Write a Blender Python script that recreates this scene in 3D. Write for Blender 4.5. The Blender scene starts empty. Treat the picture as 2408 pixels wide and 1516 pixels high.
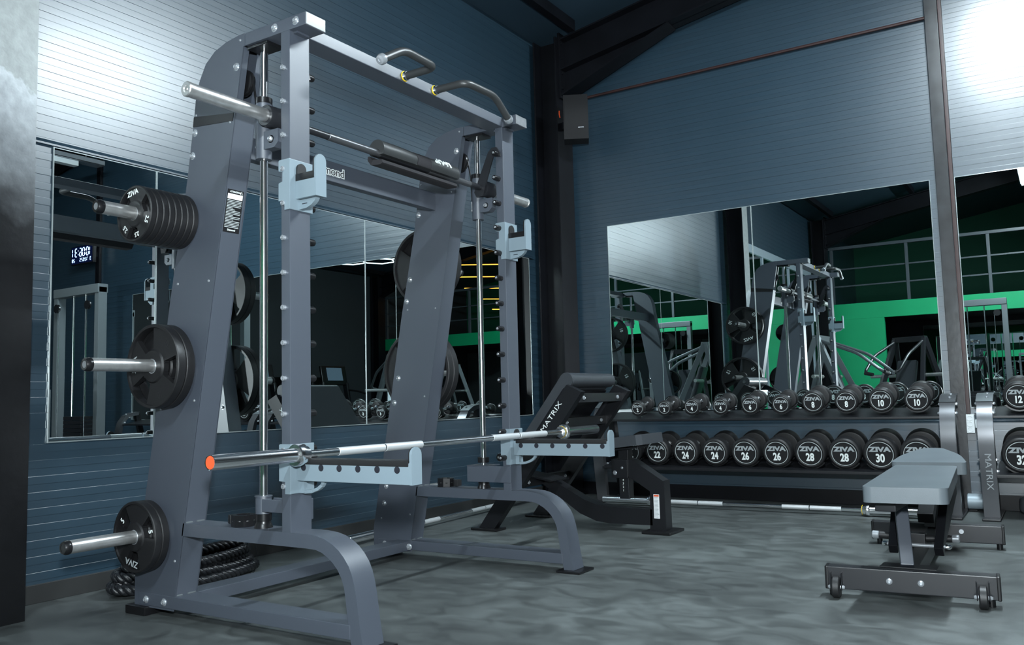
import bpy, bmesh, math, random
from mathutils import Vector, Matrix
random.seed(7)
SC = bpy.context.scene
COL = SC.collection
rad = math.radians
PI = math.pi

# ------------------------------------------------------------------ camera
cam_data = bpy.data.cameras.new('camera')
cam_data.sensor_fit = 'HORIZONTAL'
cam_data.sensor_width = 36.0
cam_data.lens = 2024.46 / 2408 * 36.0
cam_data.clip_start = 0.05
cam = bpy.data.objects.new('camera', cam_data)
COL.objects.link(cam)
CAM = Vector((3.7157, -6.4895, 0.8061))
_y, _p, _r = rad(32.5302), rad(5.0524), rad(-1.4885)
_f = Vector((-math.sin(_y)*math.cos(_p), math.cos(_y)*math.cos(_p), math.sin(_p)))
_rt = Vector((math.cos(_y), math.sin(_y), 0))
_up = _rt.cross(_f)
_r2 = _rt*math.cos(_r) + _up*math.sin(_r)
_u2 = -_rt*math.sin(_r) + _up*math.cos(_r)
cam.matrix_world = Matrix(((_r2.x, _u2.x, -_f.x, CAM.x), (_r2.y, _u2.y, -_f.y, CAM.y), (_r2.z, _u2.z, -_f.z, CAM.z), (0, 0, 0, 1)))
SC.camera = cam

# ------------------------------------------------------------------ world, exposure
w = bpy.data.worlds.new('night')
SC.world = w
w.use_nodes = True
w.node_tree.nodes['Background'].inputs[0].default_value = (0.10, 0.16, 0.24, 1)
w.node_tree.nodes['Background'].inputs[1].default_value = 0.05
SC.view_settings.view_transform = 'Standard'
SC.view_settings.look = 'None'
SC.view_settings.gamma = 1.0
SC.view_settings.use_curve_mapping = False
SC.view_settings.exposure = 0.0

LAMP_EMIT = 500.0
FLASH_W = 125.0
# the photographer's flash head, beside and a little above the camera
fl = bpy.data.lights.new('flash_lamp', 'AREA')
fl.shape = 'DISK'; fl.size = 0.16; fl.energy = FLASH_W; fl.color = (0.86, 0.95, 1.0); fl.spread = rad(140)
flo = bpy.data.objects.new('flash_lamp', fl)
COL.objects.link(flo)
flo.location = (3.80, -6.55, 1.17)
flo.rotation_euler = Vector((-0.50, 0.86, 0.12)).to_track_quat('-Z', 'Y').to_euler()

# ------------------------------------------------------------------ materials
MATS = {}
def mat(name, col, rough=0.5, metal=0.0, spec=0.5, noise=None, bump=None, emit=None, coat=0.0, aniso=0.0, rnoise=None, coat_r=0.08):
    m = bpy.data.materials.new(name); m.use_nodes = True
    nt = m.node_tree; b = nt.nodes['Principled BSDF']
    b.inputs['Base Color'].default_value = (*col, 1)
    b.inputs['Roughness'].default_value = rough
    b.inputs['Metallic'].default_value = metal
    b.inputs['Specular IOR Level'].default_value = spec
    if coat: b.inputs['Coat Weight'].default_value = coat; b.inputs['Coat Roughness'].default_value = coat_r
    if aniso: b.inputs['Anisotropic'].default_value = aniso
    if emit:
        b.inputs['Emission Color'].default_value = (*emit[0], 1); b.inputs['Emission Strength'].default_value = emit[1]
    tc = None
    def coord():
        nonlocal tc
        if tc is None: tc = nt.nodes.new('ShaderNodeTexCoord')
        return tc.outputs['Object']
    if noise:      # (scale, amount, detail)
        n = nt.nodes.new('ShaderNodeTexNoise'); n.inputs['Scale'].default_value = noise[0]; n.inputs['Detail'].default_value = noise[2]
        nt.links.new(coord(), n.inputs['Vector'])
        r = nt.nodes.new('ShaderNodeValToRGB')
        a = noise[1]
        r.color_ramp.elements[0].position = 0.3; r.color_ramp.elements[1].position = 0.72
        r.color_ramp.elements[0].color = (*[c*(1-a) for c in col], 1); r.color_ramp.elements[1].color = (*[min(1, c*(1+a)) for c in col], 1)
        nt.links.new(n.outputs['Fac'], r.inputs['Fac']); nt.links.new(r.outputs['Color'], b.inputs['Base Color'])
    if rnoise:
        n = nt.nodes.new('ShaderNodeTexNoise'); n.inputs['Scale'].default_value = rnoise[0]; n.inputs['Detail'].default_value = 5
        nt.links.new(coord(), n.inputs['Vector'])
        r = nt.nodes.new('ShaderNodeMapRange'); r.inputs['To Min'].default_value = rnoise[1]; r.inputs['To Max'].default_value = rnoise[2]
        r.inputs['From Min'].default_value = 0.3; r.inputs['From Max'].default_value = 0.7
        nt.links.new(n.outputs['Fac'], r.inputs['Value']); nt.links.new(r.outputs['Result'], b.inputs['Roughness'])
    if bump:       # (scale, strength)
        n = nt.nodes.new('ShaderNodeTexNoise'); n.inputs['Scale'].default_value = bump[0]; n.inputs['Detail'].default_value = 3
        nt.links.new(coord(), n.inputs['Vector'])
        bp = nt.nodes.new('ShaderNodeBump'); bp.inputs['Strength'].default_value = bump[1]; bp.inputs['Distance'].default_value = 0.002
        nt.links.new(n.outputs['Fac'], bp.inputs['Height']); nt.links.new(bp.outputs['Normal'], b.inputs['Normal'])
    MATS[name] = m
    return m

mat('wall_paint', (0.018, 0.041, 0.062), 0.32, 0.0, 1.0, noise=(1.3, 0.10, 3), rnoise=(2.0, 0.30, 0.36), coat=0.7, coat_r=0.33)
mat('ceiling_paint', (0.030, 0.056, 0.080), 0.40, noise=(1.0, 0.1, 3))
mat('steel_black', (0.0045, 0.005, 0.007), 0.40, 0, 0.25, noise=(3, 0.4, 4), bump=(14, 0.25))
mat('powder_grey', (0.053, 0.063, 0.082), 0.43, 0, 1.0, bump=(900, 0.12))
mat('powder_cap', (0.19, 0.20, 0.21), 0.40, 0.3, 0.5, noise=(25, 0.12, 3))
mat('hook_blue', (0.185, 0.238, 0.272), 0.40, 0, 0.5, bump=(700, 0.08))
mat('chrome', (0.92, 0.93, 0.94), 0.17, 1.0, bump=(60, 0.02))
mat('brushed_steel', (0.66, 0.66, 0.65), 0.32, 0.85, noise=(30, 0.14, 4))
mat('knurl_steel', (0.62, 0.64, 0.65), 0.42, 0.45, bump=(900, 0.3))
mat('zinc', (0.52, 0.55, 0.58), 0.26, 0.65)
mat('rubber', (0.012, 0.012, 0.013), 0.48, 0, 0.5, bump=(300, 0.15))
mat('rubber_face', (0.005, 0.005, 0.006), 0.70, 0, 0.4, bump=(900, 0.1))
mat('black_plastic', (0.007, 0.007, 0.008), 0.30, 0, 0.5)
mat('black_paint', (0.0075, 0.008, 0.010), 0.36, 0, 0.5, bump=(700, 0.08))
mat('black_satin', (0.016, 0.017, 0.020), 0.34, 0, 0.5, bump=(700, 0.06))
mat('rack_satin', (0.16, 0.165, 0.175), 0.30, 0.75, 0.5)
mat('urethane', (0.011, 0.011, 0.012), 0.42, 0, 0.4, bump=(500, 0.2))
mat('foam', (0.036, 0.038, 0.039), 0.34, 0, 0.5, bump=(500, 0.25))
mat('foam_cut', (0.032, 0.031, 0.034), 0.95, 0, 0.2, bump=(400, 0.6))
mat('vinyl', (0.140, 0.165, 0.182), 0.32, 0, 0.5, bump=(500, 0.12), noise=(6, 0.10, 3))
mat('vinyl_dark', (0.042, 0.047, 0.054), 0.34, 0, 0.5, bump=(500, 0.12))
mat('print_white', (0.80, 0.84, 0.82), 0.5)
mat('print_grey', (0.34, 0.37, 0.38), 0.5)
mat('print_mid', (0.50, 0.54, 0.54), 0.5)
mat('print_dark', (0.012, 0.013, 0.02), 0.5)
mat('sticker_black', (0.006, 0.006, 0.007), 0.45)
mat('sticker_white', (0.78, 0.79, 0.80), 0.5)
mat('red_print', (0.70, 0.10, 0.03), 0.5)
mat('orange_cap', (0.90, 0.10, 0.025), 0.45)
mat('yellow_ring', (0.80, 0.55, 0.02), 0.4)
mat('green_paint', (0.0, 0.36, 0.135), 0.6, noise=(2, 0.06, 3))
mat('green_shaded', (0.0, 0.085, 0.042), 0.7, noise=(2, 0.06, 3))  # same green, with the dimness above the gallery put into the colour
mat('brown_paint', (0.038, 0.016, 0.015), 0.45, noise=(8, 0.25, 4))
mat('white_plastic', (0.72, 0.76, 0.77), 0.4)
mat('grey_trim', (0.30, 0.36, 0.40), 0.4, 0.2)
mat('baseboard', (0.022, 0.023, 0.023), 0.5, noise=(5, 0.25, 4))
mat('concrete_floor', (0.12, 0.13, 0.13), 0.6)
mat('rope_black', (0.010, 0.011, 0.013), 0.30, 0, 0.5, bump=(250, 0.6))
mat('glass_edge', (0.62, 0.70, 0.70), 0.15, 0.6)
mat('lamp_glow', (0.9, 0.95, 1.0), 0.5, emit=((0.80, 0.93, 1.0), LAMP_EMIT))
mat('lamp_hood', (0.42, 0.46, 0.48), 0.4, 0.5)
mat('amber_glow', (0.9, 0.5, 0.1), 0.5, emit=((1.0, 0.42, 0.05), 4.0))
mat('hex_glow', (0.9, 0.95, 1.0), 0.5, emit=((0.8, 0.92, 1.0), 3.0))
mat('digit_glow', (0.8, 0.85, 1.0), 0.5, emit=((0.40, 0.58, 1.0), 3.5))
mat('screen_glow', (0.02, 0.03, 0.04), 0.3, emit=((0.25, 0.40, 0.55), 0.25))
mat('clock_face', (0.004, 0.005, 0.012), 0.15, emit=((0.0, 0.01, 0.10), 0.25))
mat('dark_room', (0.020, 0.026, 0.030), 0.7)
mat('frame_silver', (0.16, 0.18, 0.19), 0.32, 0.4)
mat('rail_grey', (0.060, 0.075, 0.085), 0.4)
mat('worn_post', (0.013, 0.014, 0.016), 0.34, noise=(9, 0.85, 8), bump=(22, 0.4))

# mirror glass
m = mat('mirror', (0.80, 0.87, 0.87), 0.0, 1.0)

# worn column paint: bare grey steel above, black gloss below, uneven chipped edge; the highlight fading out below it is painted in
def column_paint():
    m = bpy.data.materials.new('worn_lit_column'); m.use_nodes = True; nt = m.node_tree; b = nt.nodes['Principled BSDF']
    tc = nt.nodes.new('ShaderNodeTexCoord'); sep = nt.nodes.new('ShaderNodeSeparateXYZ'); nt.links.new(tc.outputs['Object'], sep.inputs[0])
    n = nt.nodes.new('ShaderNodeTexNoise'); n.inputs['Scale'].default_value = 7.0; n.inputs['Detail'].default_value = 6
    nt.links.new(tc.outputs['Object'], n.inputs['Vector'])
    a = nt.nodes.new('ShaderNodeMath'); a.operation = 'MULTIPLY_ADD'; a.inputs[1].default_value = 0.35; nt.links.new(n.outputs['Fac'], a.inputs[0]); nt.links.new(sep.outputs['Z'], a.inputs[2])
    r = nt.nodes.new('ShaderNodeValToRGB'); mr = nt.nodes.new('ShaderNodeMapRange'); mr.inputs['From Min'].default_value = 1.0; mr.inputs['From Max'].default_value = 3.2
    nt.links.new(a.outputs[0], mr.inputs['Value']); nt.links.new(mr.outputs[0], r.inputs['Fac'])
    e = r.color_ramp.elements
    e[0].position = 0.34; e[0].color = (0.006, 0.0065, 0.008, 1)
    e[1].position = 0.60; e[1].color = (0.36, 0.39, 0.385, 1)
    x = e.new(0.45); x.color = (0.16, 0.175, 0.19, 1)
    x = e.new(0.595); x.color = (0.56, 0.60, 0.63, 1)
    n2 = nt.nodes.new('ShaderNodeTexNoise'); n2.inputs['Scale'].default_value = 26; n2.inputs['Detail'].default_value = 7; nt.links.new(tc.outputs['Object'], n2.inputs['Vector'])
    mx = nt.nodes.new('ShaderNodeMix'); mx.data_type = 'RGBA'; mx.blend_type = 'MULTIPLY'; mx.inputs[0].default_value = 0.55
    nt.links.new(r.outputs['Color'], mx.inputs[6]); nt.links.new(n2.outputs['Fac'], mx.inputs[7])
    nt.links.new(mx.outputs[2], b.inputs['Base Color'])
    b.inputs['Roughness'].default_value = 0.36
    bp = nt.nodes.new('ShaderNodeBump'); bp.inputs['Strength'].default_value = 0.35; bp.inputs['Distance'].default_value = 0.003
    nt.links.new(n2.outputs['Fac'], bp.inputs['Height']); nt.links.new(bp.outputs['Normal'], b.inputs['Normal'])
    MATS['worn_lit_column'] = m
column_paint()

# rubber floor: dark mats with scuffs and dusty smears
def floor_mat():
    m = bpy.data.materials.new('rubber_floor'); m.use_nodes = True; nt = m.node_tree; b = nt.nodes['Principled BSDF']
    tc = nt.nodes.new('ShaderNodeTexCoord')
    mp = nt.nodes.new('ShaderNodeMapping'); mp.inputs['Scale'].default_value = (1.0, 1.5, 1.0); mp.inputs['Rotation'].default_value = (0, 0, 0.5)
    nt.links.new(tc.outputs['Object'], mp.inputs['Vector'])
    def noise(sc, det, vec, dist=0.0):
        n = nt.nodes.new('ShaderNodeTexNoise'); n.inputs['Scale'].default_value = sc; n.inputs['Detail'].default_value = det; n.inputs['Distortion'].default_value = dist
        nt.links.new(vec, n.inputs['Vector']); return n
    n1 = noise(6.5, 7, mp.outputs['Vector'], 0.9); n2 = noise(1.1, 3, tc.outputs['Object']); n3 = noise(500, 2, tc.outputs['Object'])
    a = nt.nodes.new('ShaderNodeMath'); a.operation = 'MULTIPLY'; nt.links.new(n1.outputs['Fac'], a.inputs[0]); nt.links.new(n2.outputs['Fac'], a.inputs[1])
    r = nt.nodes.new('ShaderNodeValToRGB'); nt.links.new(a.outputs[0], r.inputs['Fac'])
    e = r.color_ramp.elements
    e[0].position = 0.13; e[0].color = (0.040, 0.045, 0.045, 1)
    e[1].position = 0.42; e[1].color = (0.122, 0.137, 0.136, 1)
    x = e.new(0.25); x.color = (0.070, 0.079, 0.078, 1)
    nt.links.new(r.outputs['Color'], b.inputs['Base Color'])
    mr = nt.nodes.new('ShaderNodeMapRange'); mr.inputs['To Min'].default_value = 0.34; mr.inputs['To Max'].default_value = 0.62
    nt.links.new(n1.outputs['Fac'], mr.inputs['Value']); nt.links.new(mr.outputs[0], b.inputs['Roughness'])
    bp = nt.nodes.new('ShaderNodeBump'); bp.inputs['Strength'].default_value = 0.15; bp.inputs['Distance'].default_value = 0.002
    nt.links.new(n3.outputs['Fac'], bp.inputs['Height']); nt.links.new(bp.outputs['Normal'], b.inputs['Normal'])
    MATS['rubber_floor'] = m
floor_mat()

# ------------------------------------------------------------------ mesh helpers
def V(*a): return Vector(a)
class MB:
    """collects shapes into one bmesh"""
    def __init__(s): s.bm = bmesh.new(); s.wn = False
    def _merge(s, t, M=None, bev=0, seg=2):
        if bev > 0:
            s.wn = True
            es = [e for e in t.edges if len(e.link_faces) == 2 and e.calc_face_angle(0) > 0.5]
            if es: bmesh.ops.bevel(t, geom=es, offset=bev, segments=seg, profile=0.5, affect='EDGES', clamp_overlap=True)
        if M is not None: bmesh.ops.transform(t, matrix=M, verts=t.verts)
        bmesh.ops.recalc_face_normals(t, faces=t.faces)
        me = bpy.data.meshes.new('tmp'); t.to_mesh(me); t.free(); s.bm.from_mesh(me); bpy.data.meshes.remove(me)
        return s
    def box(s, lo, hi, bev=0.0, M=None, seg=2):
        t = bmesh.new(); bmesh.ops.create_cube(t, size=1)
        for v in t.verts:
            v.co = Vector([(lo[i]+hi[i])/2 + v.co[i]*(hi[i]-lo[i]) for i in range(3)])
        return s._merge(t, M, bev, seg)
    def obox(s, p0, p1, w, h, bev=0.0, up=(0, 0, 1)):
        """beam from p0 to p1, w across, h along 'up'"""
        p0, p1 = Vector(p0), Vector(p1); d = (p1-p0); L = d.length; z = d.normalized()
        x = Vector(up).cross(z)
        if x.length < 1e-6: x = Vector((1, 0, 0))
        x.normalize(); y = z.cross(x)
        M = Matrix(((x.x, y.x, z.x, p0.x), (x.y, y.y, z.y, p0.y), (x.z, y.z, z.z, p0.z), (0, 0, 0, 1)))
        return s.box((-w/2, -h/2, 0), (w/2, h/2, L), bev, M)
    def lathe(s, prof, p0, axis, n=28, M=None):
        """profile [(radius, distance along axis)] about the line from p0"""
        a = Vector(axis).normalized(); q = Vector((0, 0, 1)).rotation_difference(a).to_matrix().to_4x4()
        T = Matrix.Translation(Vector(p0)) @ q
        t = bmesh.new(); rings = []
        for r, h in prof:
            if r < 1e-6: rings.append([t.verts.new((0, 0, h))])
            else: rings.append([t.verts.new((r*math.cos(2*PI*i/n), r*math.sin(2*PI*i/n), h)) for i in range(n)])
        for A, B in zip(rings, rings[1:]):
            for i in range(n):
                j = (i+1) % n
                if len(A) == 1 and len(B) == 1: continue
                if len(A) == 1: t.faces.new((A[0], B[i], B[j]))
                elif len(B) == 1: t.faces.new((A[i], A[j], B[0]))
                else: t.faces.new((A[i], A[j], B[j], B[i]))
        return s._merge(t, T if M is None else M @ T)
    def cyl(s, p0, p1, r, n=20, c=0.0, r1=None):
        p0, p1 = Vector(p0), Vector(p1); L = (p1-p0).length; r1 = r if r1 is None else r1
        if c > 0: pr = [(0, 0), (r-c, 0), (r, c), (r1, L-c), (r1-c, L), (0, L)]
        else: pr = [(0, 0), (r, 0), (r1, L), (0, L)]
        return s.lathe(pr, p0, p1-p0, n)
    def tube(s, path, r, n=12, closed=False, caps=True):
        P = [Vector(p) for p in path]; t = bmesh.new(); N = len(P); rings = []
        d0 = (P[1]-P[0]).normalized(); x = d0.orthogonal().normalized()
        for i in range(N):
            if closed: d = (P[(i+1) % N]-P[i-1]).normalized()
            else: d = (P[min(i+1, N-1)]-P[max(i-1, 0)]).normalized()
            x = (x - d*x.dot(d)).normalized(); y = d.cross(x)
            rr = r[i] if isinstance(r, (list, tuple)) else r
            rings.append([t.verts.new(P[i]+x*rr*math.cos(2*PI*k/n)+y*rr*math.sin(2*PI*k/n)) for k in range(n)])
        M = N if closed else N-1
        for i in range(M):
            A, B = rings[i], rings[(i+1) % N]
            for k in range(n): t.faces.new((A[k], A[(k+1) % n], B[(k+1) % n], B[k]))
        if not closed and caps:
            t.faces.new(rings[0]); t.faces.new(rings[-1][::-1])
        return s._merge(t)
    def prism(s, poly, axis, a0, a1, bev=0.0, M=None, seg=2):
        """polygon in the plane across 'axis': x->(y,z), y->(x,z), z->(x,y)"""
        def pt(p, a):
            return (a, p[0], p[1]) if axis == 'x' else (p[0], a, p[1]) if axis == 'y' else (p[0], p[1], a)
        t = bmesh.new()
        A = [t.verts.new(pt(p, a0)) for p in poly]; B = [t.verts.new(pt(p, a1)) for p in poly]
        t.faces.new(A); t.faces.new(B[::-1])
        for i in range(len(poly)):
            j = (i+1) % len(poly); t.faces.new((A[i], B[i], B[j], A[j]))
        return s._merge(t, M, bev, seg)
    def sphere(s, c, r, n=12, sc=(1, 1, 1)):
        t = bmesh.new(); bmesh.ops.create_uvsphere(t, u_segments=n, v_segments=max(6, n//2), radius=r)
        return s._merge(t, Matrix.Translation(Vector(c)) @ Matrix.Diagonal((*sc, 1)))
    def mesh(s, name, smooth=35):
        me = bpy.data.meshes.new(name); s.bm.to_mesh(me); s.bm.free()
        for p in me.polygons: p.use_smooth = True
        me.set_sharp_from_angle(angle=rad(smooth))
        if s.wn: weighted_normals(me)
        return me

def weighted_normals(me):
    """face-area weighted corner normals, so bevelled flat faces stay flat"""
    polys = me.polygons; nP = len(polys)
    sharp = set()
    for e in me.edges:
        if e.use_edge_sharp: sharp.add(e.key)
    vf = {}
    for p in polys:
        for v in p.vertices: vf.setdefault(v, []).append(p.index)
    pe = [set(p.edge_keys) for p in polys]
    fn = [p.normal*p.area for p in polys]
    out = [None]*len(me.loops)
    grp = {}
    for v, fs in vf.items():
        left = set(fs)
        while left:
            st = [left.pop()]; g = list(st)
            while st:
                a = st.pop()
                for b in list(left):
                    for k in pe[a] & pe[b]:
                        if v in k and k not in sharp:
                            left.discard(b); st.append(b); g.append(b); break
            n = Vector((0, 0, 0))
            for f in g: n += fn[f]
            if n.length < 1e-12: n = polys[g[0]].normal.copy()
            n.normalize()
            for f in g: grp[(v, f)] = n
    for p in polys:
        for li in p.loop_indices: out[li] = grp[(me.loops[li].vertex_index, p.index)]
    me.normals_split_custom_set(out)

def fillet(pts, r, n=6):
    P = [Vector(p) for p in pts]; out = [P[0]]
    for i in range(1, len(P)-1):
        a, b, c = P[i-1], P[i], P[i+1]
        u, v = (a-b), (c-b); k = min(r, u.length*0.49, v.length*0.49)
        p, q = b+u.normalized()*k, b+v.normalized()*k
        for j in range(n+1):
            t = j/n; out.append(p*(1-t)**2 + b*2*t*(1-t) + q*t*t)
    out.append(P[-1]); return out

def link(name, me, m, parent=None, inv=None, loc=None, rot=None):
    o = bpy.data.objects.new(name, me)
    if isinstance(m, str): m = MATS[m]
    if m is not None and me is not None:
        if len(me.materials) == 0: me.materials.append(m)
    COL.objects.link(o)
    if parent is not None: o.parent = parent
    if loc is not None: o.location = loc
    if rot is not None: o.rotation_euler = rot
    return o
def tag(o, label, cat, group=None, kind=None):
    if label: o['label'] = label
    if cat: o['category'] = cat
    if group: o['group'] = group
    if kind: o['kind'] = kind
    return o
class Thing:
    """an Empty at the base of a thing; parts are given in world (or, for local=True, own) coordinates"""
    def __init__(s, name, label, cat, loc=(0, 0, 0), rotz=0, group=None, kind=None, local=False, rot=None):
        e = bpy.data.objects.new(name, None); e.empty_display_size = 0.05; COL.objects.link(e)
        e.location = loc; e.rotation_euler = rot if rot else (0, 0, rotz)
        s.e = e; s.local = local
        s.M = Matrix.Translation(Vector(loc)) @ (Matrix.Rotation(rotz, 4, 'Z') if not rot else __import__('mathutils').Euler(rot).to_matrix().to_4x4())
        tag(e, label, cat, group, kind)
    def part(s, name, mb, m, parent=None, label=None, smooth=35):
        me = mb.mesh(name, smooth) if isinstance(mb, MB) else mb
        if not s.local: me.transform(s.M.inverted())
        o = link(name, me, m, parent or s.e)
        if label: o['label'] = label
        return o
def solo(name, mb, m, label, cat, group=None, kind=None, loc=None):
    me = mb.mesh(name); base = Vector(loc) if loc else Vector((0, 0, 0))
    if loc: me.transform(Matrix.Translation(-base))
    o = link(name, me, m, None, loc=base); return tag(o, label, cat, group, kind)
def structure(name, mb, m, label=None, parent=None):
    o = link(name, mb.mesh(name), m, parent)
    if parent is None: o['kind'] = 'structure'
    if label: o['label'] = label
    return o
def copy_tree(o, parent=None):
    c = o.copy(); COL.objects.link(c); c.parent = parent
    for ch in o.children: copy_tree(ch, c)
    return c

_TX = {}
def text_mesh(s, size, depth=0.0006, shear=0.0, sx=1.0, bold=0.0):
    """flat lettering in the xy plane, centred, facing +z"""
    k = (s, size, depth, shear, sx, bold)
    if k in _TX: return _TX[k].copy()
    c = bpy.data.curves.new('txt', 'FONT'); c.body = s; c.size = size; c.align_x = 'CENTER'; c.align_y = 'CENTER'; c.shear = shear; c.offset = bold; c.resolution_u = 3
    c.extrude = depth/2
    o = bpy.data.objects.new('txt', c); COL.objects.link(o)
    dg = bpy.context.evaluated_depsgraph_get(); dg.update()
    me = bpy.data.meshes.new_from_object(o.evaluated_get(dg)); bpy.data.objects.remove(o); bpy.data.curves.remove(c)
    xs = [v.co.x for v in me.vertices]; ys = [v.co.y for v in me.vertices]
    me.transform(Matrix.Diagonal((sx, 1, 1, 1)) @ Matrix.Translation((-(min(xs)+max(xs))/2, -(min(ys)+max(ys))/2, 0)))
    me.materials.clear(); _TX[k] = me
    return me.copy()
def frame_mat(origin, xdir, ydir):
    x = Vector(xdir).normalized(); y = Vector(ydir); y = (y - x*y.dot(x)).normalized(); z = x.cross(y); o = Vector(origin)
    return Matrix(((x.x, y.x, z.x, o.x), (x.y, y.y, z.y, o.y), (x.z, y.z, z.z, o.z), (0, 0, 0, 1)))
def lettering(T, name, s, size, origin, xdir, ydir, m, parent=None, **kw):
    me = text_mesh(s, size, **kw); me.transform(frame_mat(origin, xdir, ydir))
    return T.part(name, me, m, parent)

# ------------------------------------------------------------------ room shell
W, L, LB = 10.5, 9.7, 13.4          # width, front hall depth, depth under the gallery
EAVE, SLOPE = 3.90, 0.17
RIDGE = EAVE + SLOPE*W/2
structure('floor', MB().box((-0.1, -LB-0.1, -0.08), (W+0.1, 0.1, 0.0)), 'rubber_floor')
wl = structure('wall_left', MB().box((-0.10, -LB, 0), (0.0, 0.0, EAVE+0.02)), 'wall_paint')
gab = [(0, 0), (W, 0), (W, EAVE), (W/2, RIDGE), (0, EAVE)]
wf = structure('wall_front', MB().prism(gab, 'y', 0.0, 0.10), 'wall_paint')
wr = structure('wall_right', MB().box((W, -LB, 0), (W+0.10, 0, EAVE+0.02)), 'dark_room')
wb = structure('wall_back', MB().prism(gab, 'y', -LB-0.10, -LB), 'green_shaded')
PITCH, RIB = 0.0672, 0.0336
k0 = 0
zs = [0.664 + PITCH*k for k in range(-8, 49)]
LIP = [(0.0024*math.cos(a), -0.0024+0.0024*math.sin(a)) for a in [PI/2*i/4 for i in range(5)]]
rib_me = MB().prism([(0.0, -RIB), (0.0024, -RIB)]+LIP, 'x', -9.68, -0.02)
# profile given in (y,z) of the sweep along x; rotate so the rib runs along y on the left wall
rl = rib_me.mesh('panel_rib')
rl.transform(Matrix(((0, 1, 0, 0), (1, 0, 0, 0), (0, 0, 1, 0), (0, 0, 0, 1)))); rl.flip_normals()
rl.set_sharp_from_angle(angle=rad(35)); weighted_normals(rl)
for z in zs:
    if z < EAVE: link('panel_rib', rl, 'wall_paint', wl, loc=(0, 0, z))
rf = MB().prism([(0.0, -RIB), (-0.0024, -RIB)]+[(-a, b) for a, b in LIP], 'x', 0.02, W-0.02).mesh('panel_rib')
weighted_normals(rf)
for z in zs:
    if z < EAVE: link('panel_rib', rf, 'wall_paint', wf, loc=(0, 0, z-0.012))
structure('baseboard_left', MB().box((0, -L, 0), (0.012, -0.02, 0.078), 0.003), 'baseboard')
structure('baseboard_front', MB().box((0.02, -0.012, 0), (W, 0, 0.10), 0.003), 'steel_black')
structure('trim_1', MB().prism([(0.0032, 1.975), (0.016, 1.975), (0.016, 1.983), (0.0032, 2.000)], 'y', -4.63, -0.32), 'wall_paint')
# roof skin
structure('ceiling', MB().prism([(0, EAVE), (W/2, RIDGE), (W, EAVE), (W, EAVE+0.1), (W/2, RIDGE+0.1), (0, EAVE+0.1)], 'y', -LB, 0.0), 'ceiling_paint')
roofz = lambda x: EAVE + SLOPE*min(x, W-x)

# portal frames: H columns, haunched rafters
def frame(yc, lab, worn=False, hy=0.125):
    T = Thing('portal_frame', lab, 'steel frame', (0.17, yc, 0))
    cm = 'worn_lit_column' if worn else 'steel_black'
    for side in (0, 1):
        X = (lambda x: x) if side == 0 else (lambda x: W-x)
        c = MB(); x0, x1 = 0.05, 0.275
        def bb(mb, a, b, bev=0.003):
            lo = [min(X(a[0]), X(b[0])), a[1], a[2]]; hi = [max(X(a[0]), X(b[0])), b[1], b[2]]; return mb.box(lo, hi, bev)
        bb(c, (x0, yc-hy, 0), (x0+0.015, yc+hy, 3.86)); bb(c, (x0+0.01, yc-0.006, 0), (x1-0.01, yc+0.006, 3.86)); bb(c, (x1-0.016, yc-hy, 0), (x1-0.001, yc+hy, 3.86))
        col = T.part('column', c, 'steel_black')
        fg = MB(); bb(fg, (x1-0.001, yc-hy, 0), (x1, yc+hy, 3.86), 0.0); T.part('flange_face', fg, cm, col)
        b = MB(); bb(b, (x0-0.02, yc-hy-(-0.002 if worn else 0.03), 0), (x1+(-0.004 if worn else 0.03), yc+hy+(-0.002 if worn else 0.03), 0.018), 0.002)
        T.part('base_plate', b, 'steel_black', col)
        # end plate, haunch and rafter
        e = MB(); bb(e, (x1, yc-0.09, 3.33), (x1+0.02, yc+0.09, 3.90), 0.002); T.part('end_plate', e, 'steel_black')
        r = MB(); xr = x1+0.02; xe = W/2
        zt = lambda x: 3.80+SLOPE*x; zb = lambda x: 3.525+SLOPE*x
        pl = lambda P: [(X(x), z) for x, z in P]
        r.prism(pl([(xr, zb(xr)), (xe, zb(xe)), (xe, zt(xe)), (xr, zt(xr))]), 'y', yc-0.006, yc+0.006)
        r.prism(pl([(xr, zt(xr)-0.014), (xe, zt(xe)-0.014), (xe, zt(xe)), (xr, zt(xr))]), 'y', yc-0.085, yc+0.085)
        r.prism(pl([(xr, zb(xr)), (xe, zb(xe)), (xe, zb(xe)+0.014), (xr, zb(xr)+0.014)]), 'y', yc-0.085, yc+0.085)
        T.part('rafter', r, 'steel_black')
        h = MB(); xh = 1.27
        h.prism(pl([(xr, 3.35), (xh, zb(xh)), (xr, zb(xr))]), 'y', yc-0.006, yc+0.006)
        h.prism(pl([(xr, 3.35), (xh, zb(xh)-0.012), (xh, zb(xh)), (xr, 3.364)]), 'y', yc-0.085, yc+0.085)
        T.part('haunch', h, 'steel_black')
        if side == 0:
            for z in (3.42, 3.55, 3.68, 3.81):
                for dy in (-0.055, 0.055):
                    T.part('bolt', MB().lathe([(0, 0.012), (0.011, 0.012), (0.013, 0.004), (0.013, 0)], (xr, yc+dy, z), (1, 0, 0), 6), 'steel_black')
    return T
frame(-0.175, 'black steel portal frame in the corner with haunched rafter above the loudspeaker')
frame(-4.755, 'worn grey and black steel portal frame column at the left picture edge', worn=True, hy=0.11)
frame(-9.45, 'black steel portal frame reflected at the gallery end of the hall')
for i, x in enumerate((0.42, 1.75, 3.1, 4.45, 6.05, 7.4, 8.75, 10.08)):
    z = roofz(x)
    for k, (a, b) in enumerate(((-4.67, -0.27), (-9.36, -4.84))):
        t = MB().box((x-0.035, a, z-0.10), (x+0.035, b, z-0.008), 0.002)
        structure('trim_%d' % (2+2*i+k), t, 'steel_black')
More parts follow.
